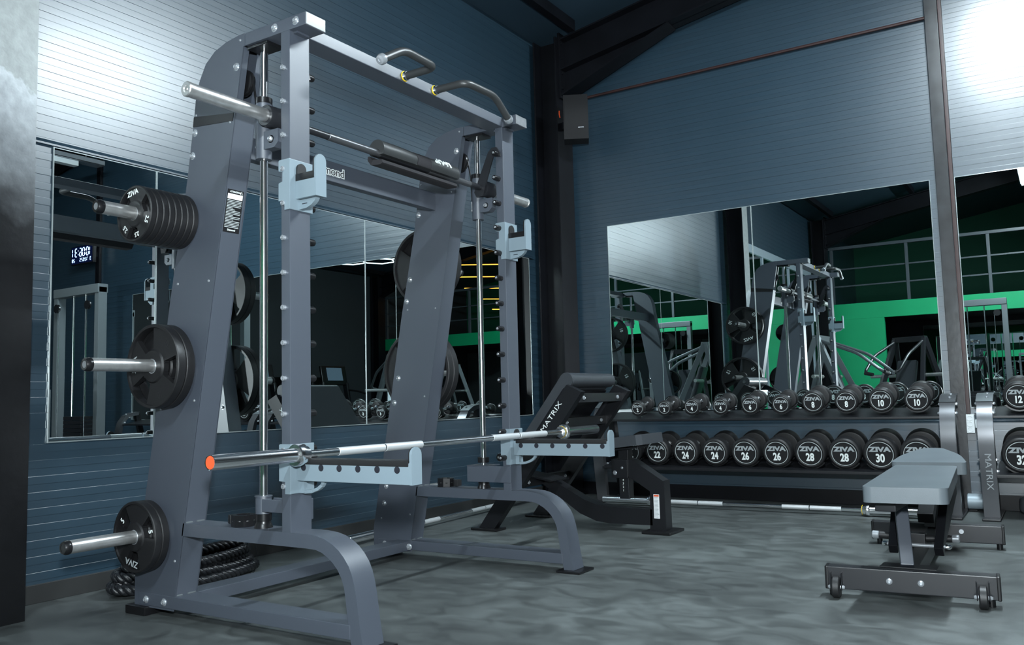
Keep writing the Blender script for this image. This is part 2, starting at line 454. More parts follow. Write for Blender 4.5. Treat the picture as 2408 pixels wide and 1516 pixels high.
# dumb-bell wall: posts with brown conduits, tie bar
for i, x in enumerate((3.112, 6.76)):
    T = Thing('wall_post', ['worn black steel wall post between the two wall mirrors', 'dark steel wall post behind the wall clock'][i], 'post', (x, -0.05, 0))
    p = MB().box((x-0.042, -0.060, 0), (x+0.038, -0.050, roofz(x)-0.05), 0.002); p.box((x-0.005, -0.052, 0), (x+0.005, -0.0035, roofz(x)-0.05))
    T.part('flange', p, 'worn_post' if i == 0 else 'steel_black')
    T.part('base_plate', MB().box((x-0.07, -0.10, 0), (x+0.07, -0.0125, 0.012), 0.002), 'steel_black')
    T.part('conduit', MB().box((x+0.040, -0.046, 0.628), (x+0.064, -0.0036, roofz(x)-0.05), 0.003), 'brown_paint')
solo('tie_bar', MB().tube([(0.29, -0.022, 3.374), (3.075, -0.022, 3.374)], 0.012, 8), 'brown_paint', 'thin dark red tie bar high across the dumbbell wall', 'bar')
T = Thing('power_socket', 'white three-gang power socket box on the post between the racks', 'socket', (3.17, -0.02, 0.56))
T.part('box', MB().box((3.142, -0.055, 0.500), (3.198, -0.0036, 0.625), 0.006), 'white_plastic')
for z in (0.525, 0.5625, 0.60): T.part('outlet', MB().lathe([(0, -0.006), (0.013, -0.006), (0.014, 0.001), (0.017, 0.001), (0.017, -0.003)], (3.170, -0.056, z), (0, -1, 0), 16), 'white_plastic')
T.part('side_plug', MB().box((3.199, -0.040, 0.535), (3.212, -0.012, 0.59), 0.004), 'white_plastic')

# ------------------------------------------------------------------ mirrors
def mirror(name, lo, hi, axis, lab):
    T = Thing('wall_mirror', lab, 'mirror', [(lo[i]+hi[i])/2 if i < 2 else lo[2] for i in range(3)], group='wall mirrors')
    T.part('glass', MB().box(lo, hi), 'mirror')
    e = MB(); t = 0.004
    if axis == 'x':
        X0, X1 = lo[0], hi[0]+0.0012
        e.box((X0, lo[1]-t, lo[2]-t), (X1, lo[1], hi[2]+t)); e.box((X0, hi[1], lo[2]-t), (X1, hi[1]+t, hi[2]+t))
        e.box((X0, lo[1], lo[2]-t), (X1, hi[1], lo[2])); e.box((X0, lo[1], hi[2]), (X1, hi[1], hi[2]+t))
    else:
        Y0, Y1 = lo[1]-0.0012, hi[1]
        e.box((lo[0]-t, Y0, lo[2]-t), (lo[0], Y1, hi[2]+t)); e.box((hi[0], Y0, lo[2]-t), (hi[0]+t, Y1, hi[2]+t))
        e.box((lo[0], Y0, lo[2]-t), (hi[0], Y1, lo[2])); e.box((lo[0], Y0, hi[2]), (hi[0], Y1, hi[2]+t))
    T.part('edge_strip', e, 'glass_edge')
for a, b, lab in ((-4.420, -3.912, 'narrow wall mirror left of the weight machine beside the worn column'), (-3.902, -2.407, 'wall mirror directly behind the weight machine'), (-2.399, -0.392, 'wall mirror on the long wall nearest the corner')):
    mirror('m', (0.0036, a, 0.672), (0.0090, b, 1.968), 'x', lab)
for a, b, lab in ((0.562, 1.776, 'left pane of the wall mirror above the dumbbell rack'), (1.784, 3.022, 'right pane of the wall mirror above the dumbbell rack, ending at the post')):
    mirror('m', (a, -0.0090, 0.672), (b, -0.0036, 2.229), 'y', lab)
for a, b, lab in ((3.182, 4.62, 'wall mirror right of the post above the second rack'), (4.63, 6.06, 'wall mirror on the dumbbell wall outside the picture at the right')):
    mirror('m', (a, -0.0090, 0.672), (b, -0.0036, 2.225), 'y', lab)
# glazed bay further along the left wall (seen in the dumb-bell wall's mirror)
T = Thing('glazed_panel', 'tall dark glazed panels with pale aluminium head seen in the mirror', 'window', (0.01, -7.0, 0.1))
T.part('head_rail', MB().box((0.0036, -9.3, 2.82), (0.03, -4.92, 2.94), 0.004), 'grey_trim')
for i in range(3):
    a = -9.28+i*1.46
    T.part('pane', MB().box((0.0036, a+0.03, 0.12), (0.010, a+1.41, 2.82)), 'mirror')
    T.part('mullion', MB().box((0.0036, a-0.03, 0.10), (0.026, a+0.03, 2.82), 0.003), 'grey_trim')

# ------------------------------------------------------------------ hall behind the camera: gallery
T = Thing('gallery', 'green fronted gallery with dark steel railing at the back of the hall', 'gallery', (W/2, -L, 2.0))
T.part('deck', MB().box((0.0, -LB, 2.22), (W, -L-0.10, 2.33)), 'dark_room')
T.part('fascia', MB().box((0.0, -L-0.10, 2.06), (W, -L, 2.34), 0.004), 'green_paint')
T.part('green_wall', MB().box((0.0, -L-0.10, 0), (1.13, -L-0.0, 2.06)), 'green_paint')
T.part('green_wall', MB().box((4.4, -L-0.10, 0), (5.6, -L-0.0, 2.06)), 'green_paint')
for i in range(9):
    x = 0.30 + i*1.25
    T.part('railing_post', MB().box((x-0.025, -L-0.06, 2.34), (x+0.025, -L-0.01, 3.34), 0.003), 'rail_grey')
for z in (2.66, 2.97): T.part('rail', MB().box((0.25, -L-0.05, z-0.012), (W-0.1, -L-0.025, z+0.012)), 'rail_grey')
T.part('handrail', MB().box((0.25, -L-0.065, 3.33), (W-0.1, -L-0.005, 3.385), 0.006), 'rail_grey')
structure('wall_undercroft', MB().box((0, -LB+0.0, 0), (W, -LB+0.05, 2.22)), 'dark_room')
for i in range(5):
    y = -10.1-0.62*i; z = 3.95-0.22*i
    T = Thing('amber_lamp', 'amber strip lamp hanging over the gallery, %s from the railing' % ('first', 'second', 'third', 'fourth', 'fifth')[i], 'lamp', (8.0, y, z), group='amber strip lamps')
    T.part('tube', MB().obox((7.15, y-0.25, z), (8.9, y+0.25, z+0.10), 0.030, 0.016, 0.004), 'amber_glow')
    T.part('bracket', MB().obox((7.15, y-0.25, z+0.022), (8.9, y+0.25, z+0.122), 0.06, 0.02, 0.004), 'steel_black')
    for q in (7.4, 8.6): T.part('hanger', MB().cyl((q, y-0.25+0.5*(q-7.15)/1.75, z+0.03+0.1*(q-7.15)/1.75), (q, y-0.25+0.5*(q-7.15)/1.75, roofz(q)-0.001), 0.004, 6), 'steel_black')

for i in range(4):
    mirror('m', (1.3+2.3*i, -LB+0.0536, 0.45), (3.55+2.3*i, -LB+0.059, 2.10), 'b', 'mirror under the gallery at the far end of the hall, %s from the left' % ('first', 'second', 'third', 'fourth')[i])
# ------------------------------------------------------------------ ceiling lamps
def batten(c, d, ln, lab):
    c = Vector(c); d = Vector(d).normalized()
    T = Thing('batten_lamp', lab, 'lamp', c, group='batten lamps')
    a, b = c-d*ln/2, c+d*ln/2
    T.part('housing', MB().obox(a, b, 0.12, 0.06, 0.004), 'lamp_hood')
    T.part('diffuser', MB().obox(a+d*0.03+V(0, 0, -0.045), b-d*0.03+V(0, 0, -0.045), 0.085, 0.03, 0.008), 'lamp_glow')
    for t in (-0.35, 0.35):
        p = c+d*ln*t; T.part('hanger', MB().cyl(p+V(0, 0, 0.03), V(p.x, p.y, roofz(p.x)-0.001), 0.004, 6), 'steel_black')
batten((3.50, -2.15, 3.90), (0, 1, 0), 1.5, 'hanging strip lamp over the dumbbell racks')
batten((3.42, -7.55, 3.83), (0, 1, 0), 1.5, 'hanging strip lamp above and behind the camera')
T = Thing('cable_tray', 'perforated steel cable tray with unlit batten near the clock', 'cable tray', (6.32, -0.8, 3.80))
t = MB().box((6.24, -1.5, 3.84), (6.40, -0.30, 3.85), 0.001); t.box((6.24, -1.5, 3.84), (6.243, -0.30, 3.90)); t.box((6.397, -1.5, 3.84), (6.40, -0.30, 3.90))
tr = T.part('tray', t, 'zinc')
T.part('batten', MB().box((6.27, -1.5, 3.775), (6.37, -0.62, 3.838), 0.006), 'white_plastic')
for y in (-1.3, -0.5): T.part('hanger', MB().cyl((6.32, y, 3.85), (6.32, y, roofz(6.32)-0.001), 0.004, 6), 'zinc')

# ------------------------------------------------------------------ Smith machine
N0, N1, F0, F1 = -4.359, -4.259, -2.948, -2.848
SM = Thing('smith_machine', 'tall grey steel smith weight machine with two leaning plated posts', 'weight machine', (1.2, -3.6, 0))
PG = 'powder_grey'
def xf(z): return 0.788 + (1.180-0.788)*(z-0.03)/(2.164-0.03)      # post front edge
post_out = [(0.545, 0.03), (0.545, 0.139), (0.642, 0.636), (0.755, 1.239), (0.852, 1.690), (0.892, 1.930), (0.902, 2.010), (0.925, 2.085), (0.962, 2.145), (1.015, 2.183), (1.080, 2.203), (1.150, 2.2125), (1.188, 2.2135)]
fronts = [(1.188, 2.164), (1.180, 2.164), (xf(0.05), 0.05), (xf(0.03), 0.03)]
def bolt_mb(p, d, r=0.011, h=0.008):
    return MB().lathe([(0, h), (r*0.42, h), (r*0.42, h*0.45), (r*0.62, h), (r, h*0.6), (r, 0.0), (r*1.35, 0), (r*1.35, -0.001)], p, d, 14)
pegs = [(0.820, 1.536), (0.765, 0.968), (0.652, 0.314)]
for near in (1, 0):
    y0, y1 = (N0, N1) if near else (F0, F1)
    yc = (y0+y1)/2
    out = -1 if near else 1                        # outward y direction
    yo = y0 if near else y1
    yi = y1 if near else y0
    # leaning post: two side sheets and a folded front with the pulley slot
    body = MB()
    body.prism(post_out+fronts, 'y', y0, y0+0.004, 0.0)
    body.prism(post_out+fronts, 'y', y1-0.004, y1, 0.0)
    pst = SM.part('side_sheet', body, PG)
    fr = MB()
    def fp(z): return V(xf(z), 0, z)
    fr.prism([(xf(0.05)-0.004, 0.05), (xf(0.05), 0.05), (xf(1.93), 1.93), (xf(1.93)-0.004, 1.93)], 'y', y0+0.002, y1-0.002)
    for a, b in ((y0+0.002, y0+0.030), (y1-0.030, y1-0.002)):
        fr.prism([(xf(1.93)-0.004, 1.93), (xf(1.93), 1.93), (1.180, 2.164), (1.176, 2.164)], 'y', a, b)
    SM.part('front_sheet', fr, PG)
    bk = MB(); q = post_out
    for (a, b) in zip(q, q[1:]):
        d = (Vector(b)-Vector(a)); n = Vector((d.y, -d.x)).normalized()*0.004
        bk.prism([a, b, (b[0]+n.x, b[1]+n.y), (a[0]+n.x, a[1]+n.y)], 'y', y0+0.002, y1-0.002)
    SM.part('back_sheet', bk, PG)
    SM.part('pulley', MB().lathe([(0, -0.011), (0.05, -0.011), (0.052, -0.004), (0.044, 0), (0.052, 0.004), (0.05, 0.011), (0, 0.011)], (1.128, yc, 2.045), (0, 1, 0), 28), 'black_plastic')
    SM.part('cable', MB().tube([(1.178, yc, 2.045), (1.195, yc, 1.95), (1.200, yc, 1.83)], 0.004, 8), 'black_plastic')
    # black slot cover under the sleeve
    SM.part('slot_cover', MB().prism([(0.888, 1.905), (0.893, 1.945), (1.128, 1.915), (1.122, 1.885)], 'y', yo-0.002 if near else yo, yo if near else yo+0.002), 'sticker_black')
    # top beam
    tb = MB().box((1.1885, y0, 2.164), (1.508, y1, 2.2135), 0.004); SM.part('top_beam', tb, PG)
    SM.part('end_cap', MB().box((1.5075, y0+0.001, 2.165), (1.513, y1-0.001, 2.2125), 0.005), 'powder_cap')
    # upright
    SM.part('upright', MB().box((1.3827, y0, 0.362), (1.4281, y1, 2.166), 0.004), PG)
    SM.part('gusset', MB().box((1.3627, y0+0.02, 2.156), (1.448, y1-0.02, 2.165), 0.002), PG)
    # arch leg and lower rail
    oa = [(0.842, 0.3645), (1.506, 0.3645), (1.555, 0.360), (1.590, 0.352), (1.625, 0.337), (1.652, 0.320), (1.676, 0.298), (1.697, 0.272), (1.711, 0.244), (1.721, 0.212), (1.730, 0.170), (1.742, 0.090), (1.757, 0.012)]
    ia = [(1.707, 0.012), (1.692, 0.090), (1.681, 0.170), (1.674, 0.205), (1.663, 0.232), (1.647, 0.256), (1.628, 0.275), (1.605, 0.292), (1.575, 0.307), (1.545, 0.315), (1.50, 0.3165), (0.835, 0.3165)]
    SM.part('arch_leg', MB().prism(oa+ia, 'y', y0, y1, 0.005), PG)
    SM.part('lower_rail', MB().box((0.575, y0-0.003, 0.037), (1.702, y1+0.003, 0.086), 0.004), PG)
    SM.part('foot_plate', MB().box((1.675, y0-0.022, 0), (1.80, y1+0.022, 0.011), 0.003), 'black_plastic')
    SM.part('foot_plate', MB().box((0.515, y0-0.022, 0), (0.64, y1+0.022, 0.034), 0.004), 'black_plastic')
    SM.part('weld', MB().tube([(xf(0.086)-0.002, y0+0.008, 0.088), (xf(0.086)+0.003, yc-0.02, 0.088)], 0.004, 6).tube([(xf(0.086)+0.003, yc+0.005, 0.088), (xf(0.086)-0.002, y1-0.008, 0.088)], 0.004, 6), 'frame_silver')
    SM.part('weld', MB().tube([(xf(0.366)-0.002, y0+0.008, 0.366), (xf(0.366)+0.003, yc-0.015, 0.366)], 0.004, 6).tube([(xf(0.366)+0.003, yc+0.005, 0.366), (xf(0.366)-0.002, y1-0.008, 0.366)], 0.004, 6), 'frame_silver')
    # guide rod, bushes
    SM.part('guide_rod', MB().cyl((1.234, yc, 0.40), (1.238, yc, 2.150), 0.0150, 24), 'chrome')
    SM.part('rod_bracket', MB().box((1.19, y0+0.01, 2.150), (1.30, y1-0.01, 2.163), 0.002), 'black_plastic')
    SM.part('rod_base', MB().lathe([(0, 0), (0.034, 0), (0.030, 0.012), (0.027, 0.018), (0.027, 0.026), (0.029, 0.027), (0.029, 0.049), (0.026, 0.050), (0, 0.050)], (1.234, yc, 0.3645), (0, 0, 1), 24), 'black_plastic')
    if near:
        SM.part('stop_tube', MB().lathe([(0.016, 0), (0.029, 0), (0.029, 0.060), (0.032, 0.060), (0.032, 0.064), (0.016, 0.064)], (1.234, yc, 0.415), (0, 0, 1), 24), PG)
        SM.part('stop_bracket', MB().box((1.258, yc-0.03, 0.425), (1.384, yc-0.024, 0.470), 0.002).box((1.258, yc+0.024, 0.425), (1.384, yc+0.03, 0.470), 0.002), PG)
        SM.part('stop_tab', MB().box((1.395, y1+0.001, 0.395), (1.416, y1+0.020, 0.470), 0.003), PG)
    else:
        SM.part('stop_tube', MB().lathe([(0.016, 0), (0.029, 0), (0.029, 0.025), (0.016, 0.025)], (1.234, yc, 0.492), (0, 0, 1), 24), 'black_plastic')
        SM.part('stop_bracket', MB().box((1.170, y0-0.004, 0.400), (1.428, y0+0.001, 0.480), 0.002).box((1.17, y0-0.004, 0.476), (1.30, y1, 0.481), 0.001), PG)
    # hook pegs: bolt outside, black roller inside
    for k in range(13):
        z = 2.028 - 0.1255*k
        if z < 0.45: break
        SM.part('peg_bolt', MB().lathe([(0, 0.013), (0.004, 0.013), (0.004, 0.008), (0.006, 0.013), (0.0095, 0.011), (0.0095, 0.0), (0, 0)], (1.400, yo, z), (0, out, 0), 12), 'zinc')
        SM.part('hook_peg', MB().lathe([(0, 0.046), (0.006, 0.046), (0.009, 0.043), (0.0115, 0.043), (0.013, 0.038), (0.013, 0), (0, 0)], (1.400, yi, z), (0, -out, 0), 14), 'black_plastic')
        SM.part('peg_tip', MB().lathe([(0, 0.0485), (0.0045, 0.0485), (0.006, 0.046), (0, 0.046)], (1.400, yi, z), (0, -out, 0), 10), 'zinc')
    # storage pegs outward
    for (x, z) in pegs:
        SM.part('plate_peg', MB().cyl((x, yo, z), (x, yo+out*0.338, z), 0.0245, 28), 'brushed_steel')
        pc = SM.part('peg_cap', MB().lathe([(0.0245, 0), (0.026, 0.004), (0.026, 0.014), (0.021, 0.024), (0.014, 0.024), (0.014, 0.022), (0, 0.022)], (x, yo+out*0.336, z), (0, out, 0), 24), 'black_plastic')
        SM.part('cap_disc', MB().lathe([(0, 0.0005), (0.013, 0.0005), (0.013, 0)], (x, yo+out*0.3585, z), (0, out, 0), 20), 'powder_cap' if z > 0.5 else 'black_plastic', pc)
    # bolts of the sheets
    for (x, z, r) in ((1.350, 2.191, 0.012), (1.461, 2.190, 0.012), (1.141, 2.092, 0.012), (0.899, 1.880, 0.011), (0.885, 1.790, 0.011), (0.623, 0.060, 0.011), (0.735, 0.060, 0.011)):
        SM.part('bolt', bolt_mb((x, y0-(0.0035 if z < 0.1 else 0.0005), z), (0, -1, 0), r), 'zinc')
    for (x, z) in ((1.163, 2.191), (1.106, 1.883), (0.986, 1.285), (0.905, 0.83), (0.795, 0.219), (0.600, 0.19), (0.70, 0.80), (0.80, 1.29), (0.905, 1.95)):
        SM.part('rivet', MB().lathe([(0, 0.004), (0.004, 0.003), (0.0055, 0)], (x, y0, z), (0, -1, 0), 10), 'zinc')
    if not near:
        for (x, z) in ((0.800, 1.450), (0.775, 1.335), (0.71, 0.93), (0.68, 0.80), (0.615, 0.36), (0.60, 0.27)):
            SM.part('bolt', bolt_mb((x+0.02, y0-0.0005, z), (0, -1, 0), 0.011), 'zinc')
# cross members
SM.part('cross_beam', MB().box((1.330, N1-0.01, 2.1645), (1.4279, F0+0.01, 2.2130), 0.004), PG)
SM.part('brand_beam', MB().box((0.955, N1-0.01, 1.800), (1.000, F0+0.01, 1.893), 0.004), PG)
SM.part('base_beam', MB().box((0.700, N1-0.002, 0.0365), (0.800, F0+0.002, 0.0855), 0.004), PG)
SM.part('base_bolt', bolt_mb((0.81, F0-0.03, 0.06), (0.4, -1, 0), 0.012), 'zinc')
SM.part('base_gusset', MB().box((0.790, F0-0.005, 0.030), (0.806, F0, 0.092), 0.002), PG)
# maker's lettering on the brand beam, black with a white outline
bl = lettering(SM, 'lettering', 'diamond', 0.053, (1.0006, -3.727, 1.848), (0, 1, 0), (0, 0, 1), 'print_white', sx=1.05, bold=0.0042)
lettering(SM, 'lettering_fill', 'diamond', 0.053, (1.0010, -3.727, 1.848), (0, 1, 0), (0, 0, 1), 'print_dark', bl, sx=1.05, bold=0.0)
# caution label on the front sheet
fx = Vector((0, 1, 0)); fz = Vector((xf(2)-xf(1), 0, 1)).normalized()
def on_front(y, z, lift): return V(xf(z), y, z) + Vector((fz.z, 0, -fz.x))*lift
st = MB(); 
def slab(mb, ya, yb, za, zb, lift, th=0.0004):
    a = [on_front(ya, za, lift), on_front(yb, za, lift), on_front(yb, zb, lift), on_front(ya, zb, lift)]
    b = [p + Vector((fz.z, 0, -fz.x))*th for p in a]
    t = bmesh.new(); A = [t.verts.new(p) for p in a]; B = [t.verts.new(p) for p in b]
    t.faces.new(A[::-1]); t.faces.new(B)
    for i in range(4): t.faces.new((A[i], A[(i+1) % 4], B[(i+1) % 4], B[i]))
    mb._merge(t); return mb
ya, yb, za, zb = N0+0.010, N1-0.014, 1.470, 1.632
sk = SM.part('caution_label', slab(MB(), ya, yb, za, zb, 0.0002), 'sticker_black')
SM.part('label_panel', slab(MB(), ya+0.003, yb-0.003, zb-0.036, zb-0.016, 0.0007), 'sticker_white', sk)
lines = MB(); z = zb-0.040
for wdt in (1, .98, .97, 1, .96, .45, .6, .95, 1, .97, .5, 1, .98, .55, 1, .97, 1, .96, .98):
    slab(lines, ya+0.004, ya+0.004+(yb-ya-0.008)*wdt, z-0.0021, z, 0.0007); z -= 0.0056
SM.part('label_text', lines, 'print_mid', sk)
lettering(SM, 'label_heading', 'ATTENZIONE', 0.0085, on_front((ya+yb)/2, zb-0.008, 0.0009), fx, fz, 'print_white', sk, bold=0.0002)
lettering(SM, 'label_mark', 'Diamond', 0.010, on_front((ya+yb)/2, za+0.010, 0.0009), fx, fz, 'print_white', sk, bold=0.0002)
tri = MB()
c = on_front(yb-0.010, zb-0.008, 0.0009)
tri.tube([c+fx*-0.006-fz*0.005, c+fx*0.006-fz*0.005, c+fz*0.006], 0.0007, 5, closed=True); SM.part('label_triangle', tri, 'print_white', sk)
# pull-up handles on the cross beam
YC = -3.6035
for s in (-1, 1):
    P = fillet([(1.432, YC+s*0.105, 2.190), (1.598, YC+s*0.108, 2.190), (1.606, YC+s*0.322, 2.190), (1.600, YC+s*0.449, 2.112)], 0.045, 8)
    SM.part('pull_handle', MB().tube(P, 0.0165, 16), 'foam')
    SM.part('handle_collar', MB().cyl((1.430, YC+s*0.105, 2.190), (1.446, YC+s*0.105, 2.190), 0.0205, 20, 0.002), 'chrome')
    SM.part('handle_ring', MB().cyl((1.4282, YC+s*0.105, 2.190), (1.4335, YC+s*0.105, 2.190), 0.0225, 20, 0.001), 'yellow_ring')
    d = (P[-1]-P[-2]).normalized()
    SM.part('handle_end', MB().lathe([(0.017, -0.012), (0.0215, -0.010), (0.0215, 0.004), (0.017, 0.012), (0.007, 0.013), (0.006, 0.010), (0, 0.010)], P[-1], d, 20), 'zinc')
# carriage and captive bar
BX, BZ = 1.292, 1.874
for near in (1, 0):
    y0, y1 = (N0, N1) if near else (F0, F1); yc = (y0+y1)/2; out = -1 if near else 1
    SM.part('carriage_sleeve', MB().lathe([(0.0155, 0), (0.030, 0), (0.030, 0.225), (0.0155, 0.225)], (1.236, yc, BZ-0.150), (0, 0, 1), 24), PG)
    SM.part('carriage_ring', MB().lathe([(0.0155, 0), (0.032, 0), (0.032, 0.022), (0.0155, 0.022)], (1.236, yc, BZ+0.064), (0, 0, 1), 24), 'black_plastic')
    SM.part('bar_hub', MB().lathe([(0, 0), (0.038, 0), (0.040, 0.003), (0.040, 0.085), (0.037, 0.088), (0, 0.088)], (BX, yc-0.044, BZ), (0, 1, 0), 28), 'black_satin')
    SM.part('clamp_lug', MB().prism([(1.258, BZ-0.118), (1.315, BZ-0.118), (1.335, BZ-0.100), (1.335, BZ-0.05), (1.258, BZ-0.05)], 'y', yc-0.02, yc+0.02, 0.002), PG)
    SM.part('bolt', bolt_mb((1.297, yc-0.02, BZ-0.085), (0, -1, 0), 0.011, 0.012), 'zinc')
    SM.part('cable_anchor', MB().cyl((1.200, yc, BZ-0.05), (1.200, yc, BZ-0.09), 0.006, 8).sphere((1.200, yc, BZ-0.095), 0.009, 10), 'zinc')
    ye = yc+out*0.043
    SM.part('loading_sleeve', MB().cyl((BX, ye, BZ), (BX, ye+out*0.330, BZ), 0.0248, 28), 'brushed_steel')
    SM.part('sleeve_cap', MB().lathe([(0.0248, 0), (0.0262, 0.001), (0.0262, 0.010), (0.0235, 0.013), (0.013, 0.013), (0.011, 0.009), (0.007, 0.009), (0.005, 0.012), (0, 0.013)], (BX, ye+out*0.330, BZ), (0, out, 0), 28), 'brushed_steel')
    # locking hook plate on the inner side
    yh = yc-out*0.058
    hk = [(BX-0.035, BZ-0.02), (BX-0.02, BZ-0.045), (BX+0.02, BZ-0.045), (BX+0.032, BZ), (BX+0.085, BZ+0.145), (BX+0.128, BZ+0.138), (BX+0.124, BZ+0.162), (BX+0.105, BZ+0.190), (BX+0.078, BZ+0.192), (BX+0.055, BZ+0.172)]
    SM.part('lock_hook', MB().prism(hk, 'y', yh-0.004, yh+0.004, 0.002), 'black_satin')
SM.part('captive_bar', MB().cyl((BX, N1-0.01, BZ), (BX, F0+0.01, BZ), 0.0145, 20), 'black_satin')
SM.part('grip_zone', MB().cyl((BX, -4.03, BZ), (BX, -3.72, BZ), 0.0158, 20, 0.001), 'rack_satin')
SM.part('grip_zone', MB().cyl((BX, -3.38, BZ), (BX, -3.05, BZ), 0.0158, 20, 0.001), 'rack_satin')

# foam pad round the captive bar: C-shaped section, hanging open below, waisted in the middle
PD = Thing('bar_pad', 'grey foam squat pad clipped round the captive bar of the machine', 'bar pad', (BX, -3.46, BZ))
ypa, ypb = -3.735, -3.185
def cpad(y):
    t = (y-ypa)/(ypb-ypa); wst = 0.0055*math.exp(-((t-0.5)/0.14)**2)
    return 0.043-wst
def pad_mesh():
    t = bmesh.new(); rings = []; na = 26; a0, a1 = rad(-34), rad(214)   # opening faces down-front
    ys = [ypa+(ypb-ypa)*i/22 for i in range(23)]
    for y in ys:
        ro = cpad(y); ri = 0.0165; ring = []
        for k in range(na+1):
            a = a0+(a1-a0)*k/na; ring.append(t.verts.new((BX-0.002+ro*math.cos(a), y, BZ+0.016+ro*math.sin(a))))
        for k in range(na, -1, -1):
            a = a0+(a1-a0)*k/na; ring.append(t.verts.new((BX+ri*math.cos(a), y, BZ+ri*math.sin(a))))
        rings.append(ring)
    n = len(rings[0])
    for A, B in zip(rings, rings[1:]):
        for k in range(n): t.faces.new((A[k], A[(k+1) % n], B[(k+1) % n], B[k]))
    for R in (rings[0], rings[-1][::-1]):
        for k in range(na): t.faces.new((R[k], R[k+1], R[n-2-k], R[n-1-k]))
    mb = MB(); mb._merge(t); return mb
PD.part('foam_body', pad_mesh(), 'foam', smooth=40)
# opened lower flap
fl_ = [(BX-0.034, BZ-0.012), (BX-0.020, BZ-0.030), (BX+0.036, BZ-0.036), (BX+0.040, BZ-0.050), (BX+0.028, BZ-0.056), (BX-0.026, BZ-0.052), (BX-0.044, BZ-0.030), (BX-0.044, BZ-0.012)]
PD.part('lower_flap', MB().prism(fl_, 'y', ypa-0.01, ypb-0.02, 0.006), 'foam_cut')
PD.part('waist_band', MB().prism([(BX-0.002+0.0412*math.cos(a), BZ+0.016+0.0412*math.sin(a)) for a in [rad(-30+12*i) for i in range(21)]]+[(BX-0.002+0.036*math.cos(a), BZ+0.016+0.036*math.sin(a)) for a in [rad(210-12*i) for i in range(21)]], 'y', -3.50, -3.40), 'foam_cut')
_a = rad(42)
lettering(PD, 'lettering', 'LivUP', 0.052, (BX-0.002+0.0428*math.cos(_a), -3.305, BZ+0.016+0.0428*math.sin(_a)), (0, -1, 0), (math.sin(_a), 0, -math.cos(_a)), 'print_white', shear=0.3, bold=0.0016, depth=0.004)

# J-hooks and spotter arms
def j_hook(yA, yB, zt, lab):
    T = Thing('bar_hook', lab, 'bar hook', (1.41, (yA+yB)/2, zt-0.18), group='bar hooks')
    x0, x1 = 1.3775, 1.4332
    saddle = [(x0, zt-0.180+0.035), (x0, zt), (x1, zt), (x1, zt-0.185), (x0+0.030, zt-0.185), (x0+0.030, zt-0.150), (x0+0.004, zt-0.15)]
    notch = [(x0, zt-0.150), (x0, zt-0.085), (x0+0.020, zt-0.080), (x0+0.020, zt-0.045), (x0, zt-0.04), (x0, zt-0.004), (x0+0.004, zt), (x1, zt), (x1, zt-0.185), (x0+0.030, zt-0.185), (x0+0.030, zt-0.152)]
    T.part('saddle_cheek', MB().prism(notch, 'y', yA-0.0065, yA-0.0008, 0.0015), 'hook_blue')
    T.part('saddle_cheek', MB().prism(notch, 'y', yB+0.0008, yB+0.0065, 0.0015), 'hook_blue')
    T.part('saddle_front', MB().box((x1-0.0045, yA-0.0065, zt-0.185), (x1+0.0015, yB+0.0065, zt), 0.003), 'hook_blue')
    ym = yA+0.046
    T.part('cradle', MB().box((x1+0.001, ym-0.024, zt-0.145), (x1+0.100, ym+0.024, zt-0.062), 0.003), 'hook_blue')
    lip = [(ym-0.026, zt-0.145), (ym+0.026, zt-0.145), (ym+0.026, zt-0.018)] + [(ym+0.026*math.cos(a), zt-0.018+0.026*math.sin(a)) for a in [PI*i/10 for i in range(1, 10)]] + [(ym-0.026, zt-0.018)]
    T.part('lip', MB().prism(lip, 'x', x1+0.096, x1+0.104, 0.0015), 'hook_blue')
    T.part('lip_pad', MB().prism([(p[0], max(p[1], zt-0.062)) for p in lip], 'x', x1+0.0905, x1+0.0958, 0.001), 'black_plastic')
    T.part('cradle_pad', MB().box((x1+0.0018, ym-0.026, zt-0.080), (x1+0.0960, ym+0.026, zt-0.054), 0.002), 'black_plastic')
    bp = [(ym-0.022, zt-0.055), (ym+0.022, zt-0.055), (ym+0.022, zt-0.034)] + [(ym+0.022*math.cos(a), zt-0.034+0.022*math.sin(a)) for a in [PI*i/10 for i in range(1, 10)]] + [(ym-0.022, zt-0.034)]
    T.part('back_pad', MB().prism(bp, 'x', x1+0.0016, x1+0.0085, 0.001), 'rubber')
    gp = [(x1+0.002, zt-0.150)] + [(x1+0.002+0.085*math.sin(a), zt-0.150-0.034*(1-math.cos(a))*0 - 0.034*math.cos(a)*0.0 - 0.034*(1-math.sin(a))) for a in [PI/2*(10-i)/10 for i in range(0, 11)]]
    gp = [(x1+0.001, zt-0.147), (x1+0.088, zt-0.147), (x1+0.082, zt-0.158), (x1+0.066, zt-0.170), (x1+0.042, zt-0.179), (x1+0.001, zt-0.182)]
    T.part('web', MB().prism(gp, 'y', ym-0.010, ym+0.010, 0.003), 'hook_blue')
    T.part('web_slot', MB().box((x1+0.020, ym-0.0106, zt-0.164), (x1+0.045, ym-0.0096, zt-0.161)), 'print_dark')
j_hook(N0, N1, 1.685, 'pale blue bar hook on the near upright of the machine')
j_hook(F0, F1, 1.680, 'pale blue bar hook on the far upright of the machine')
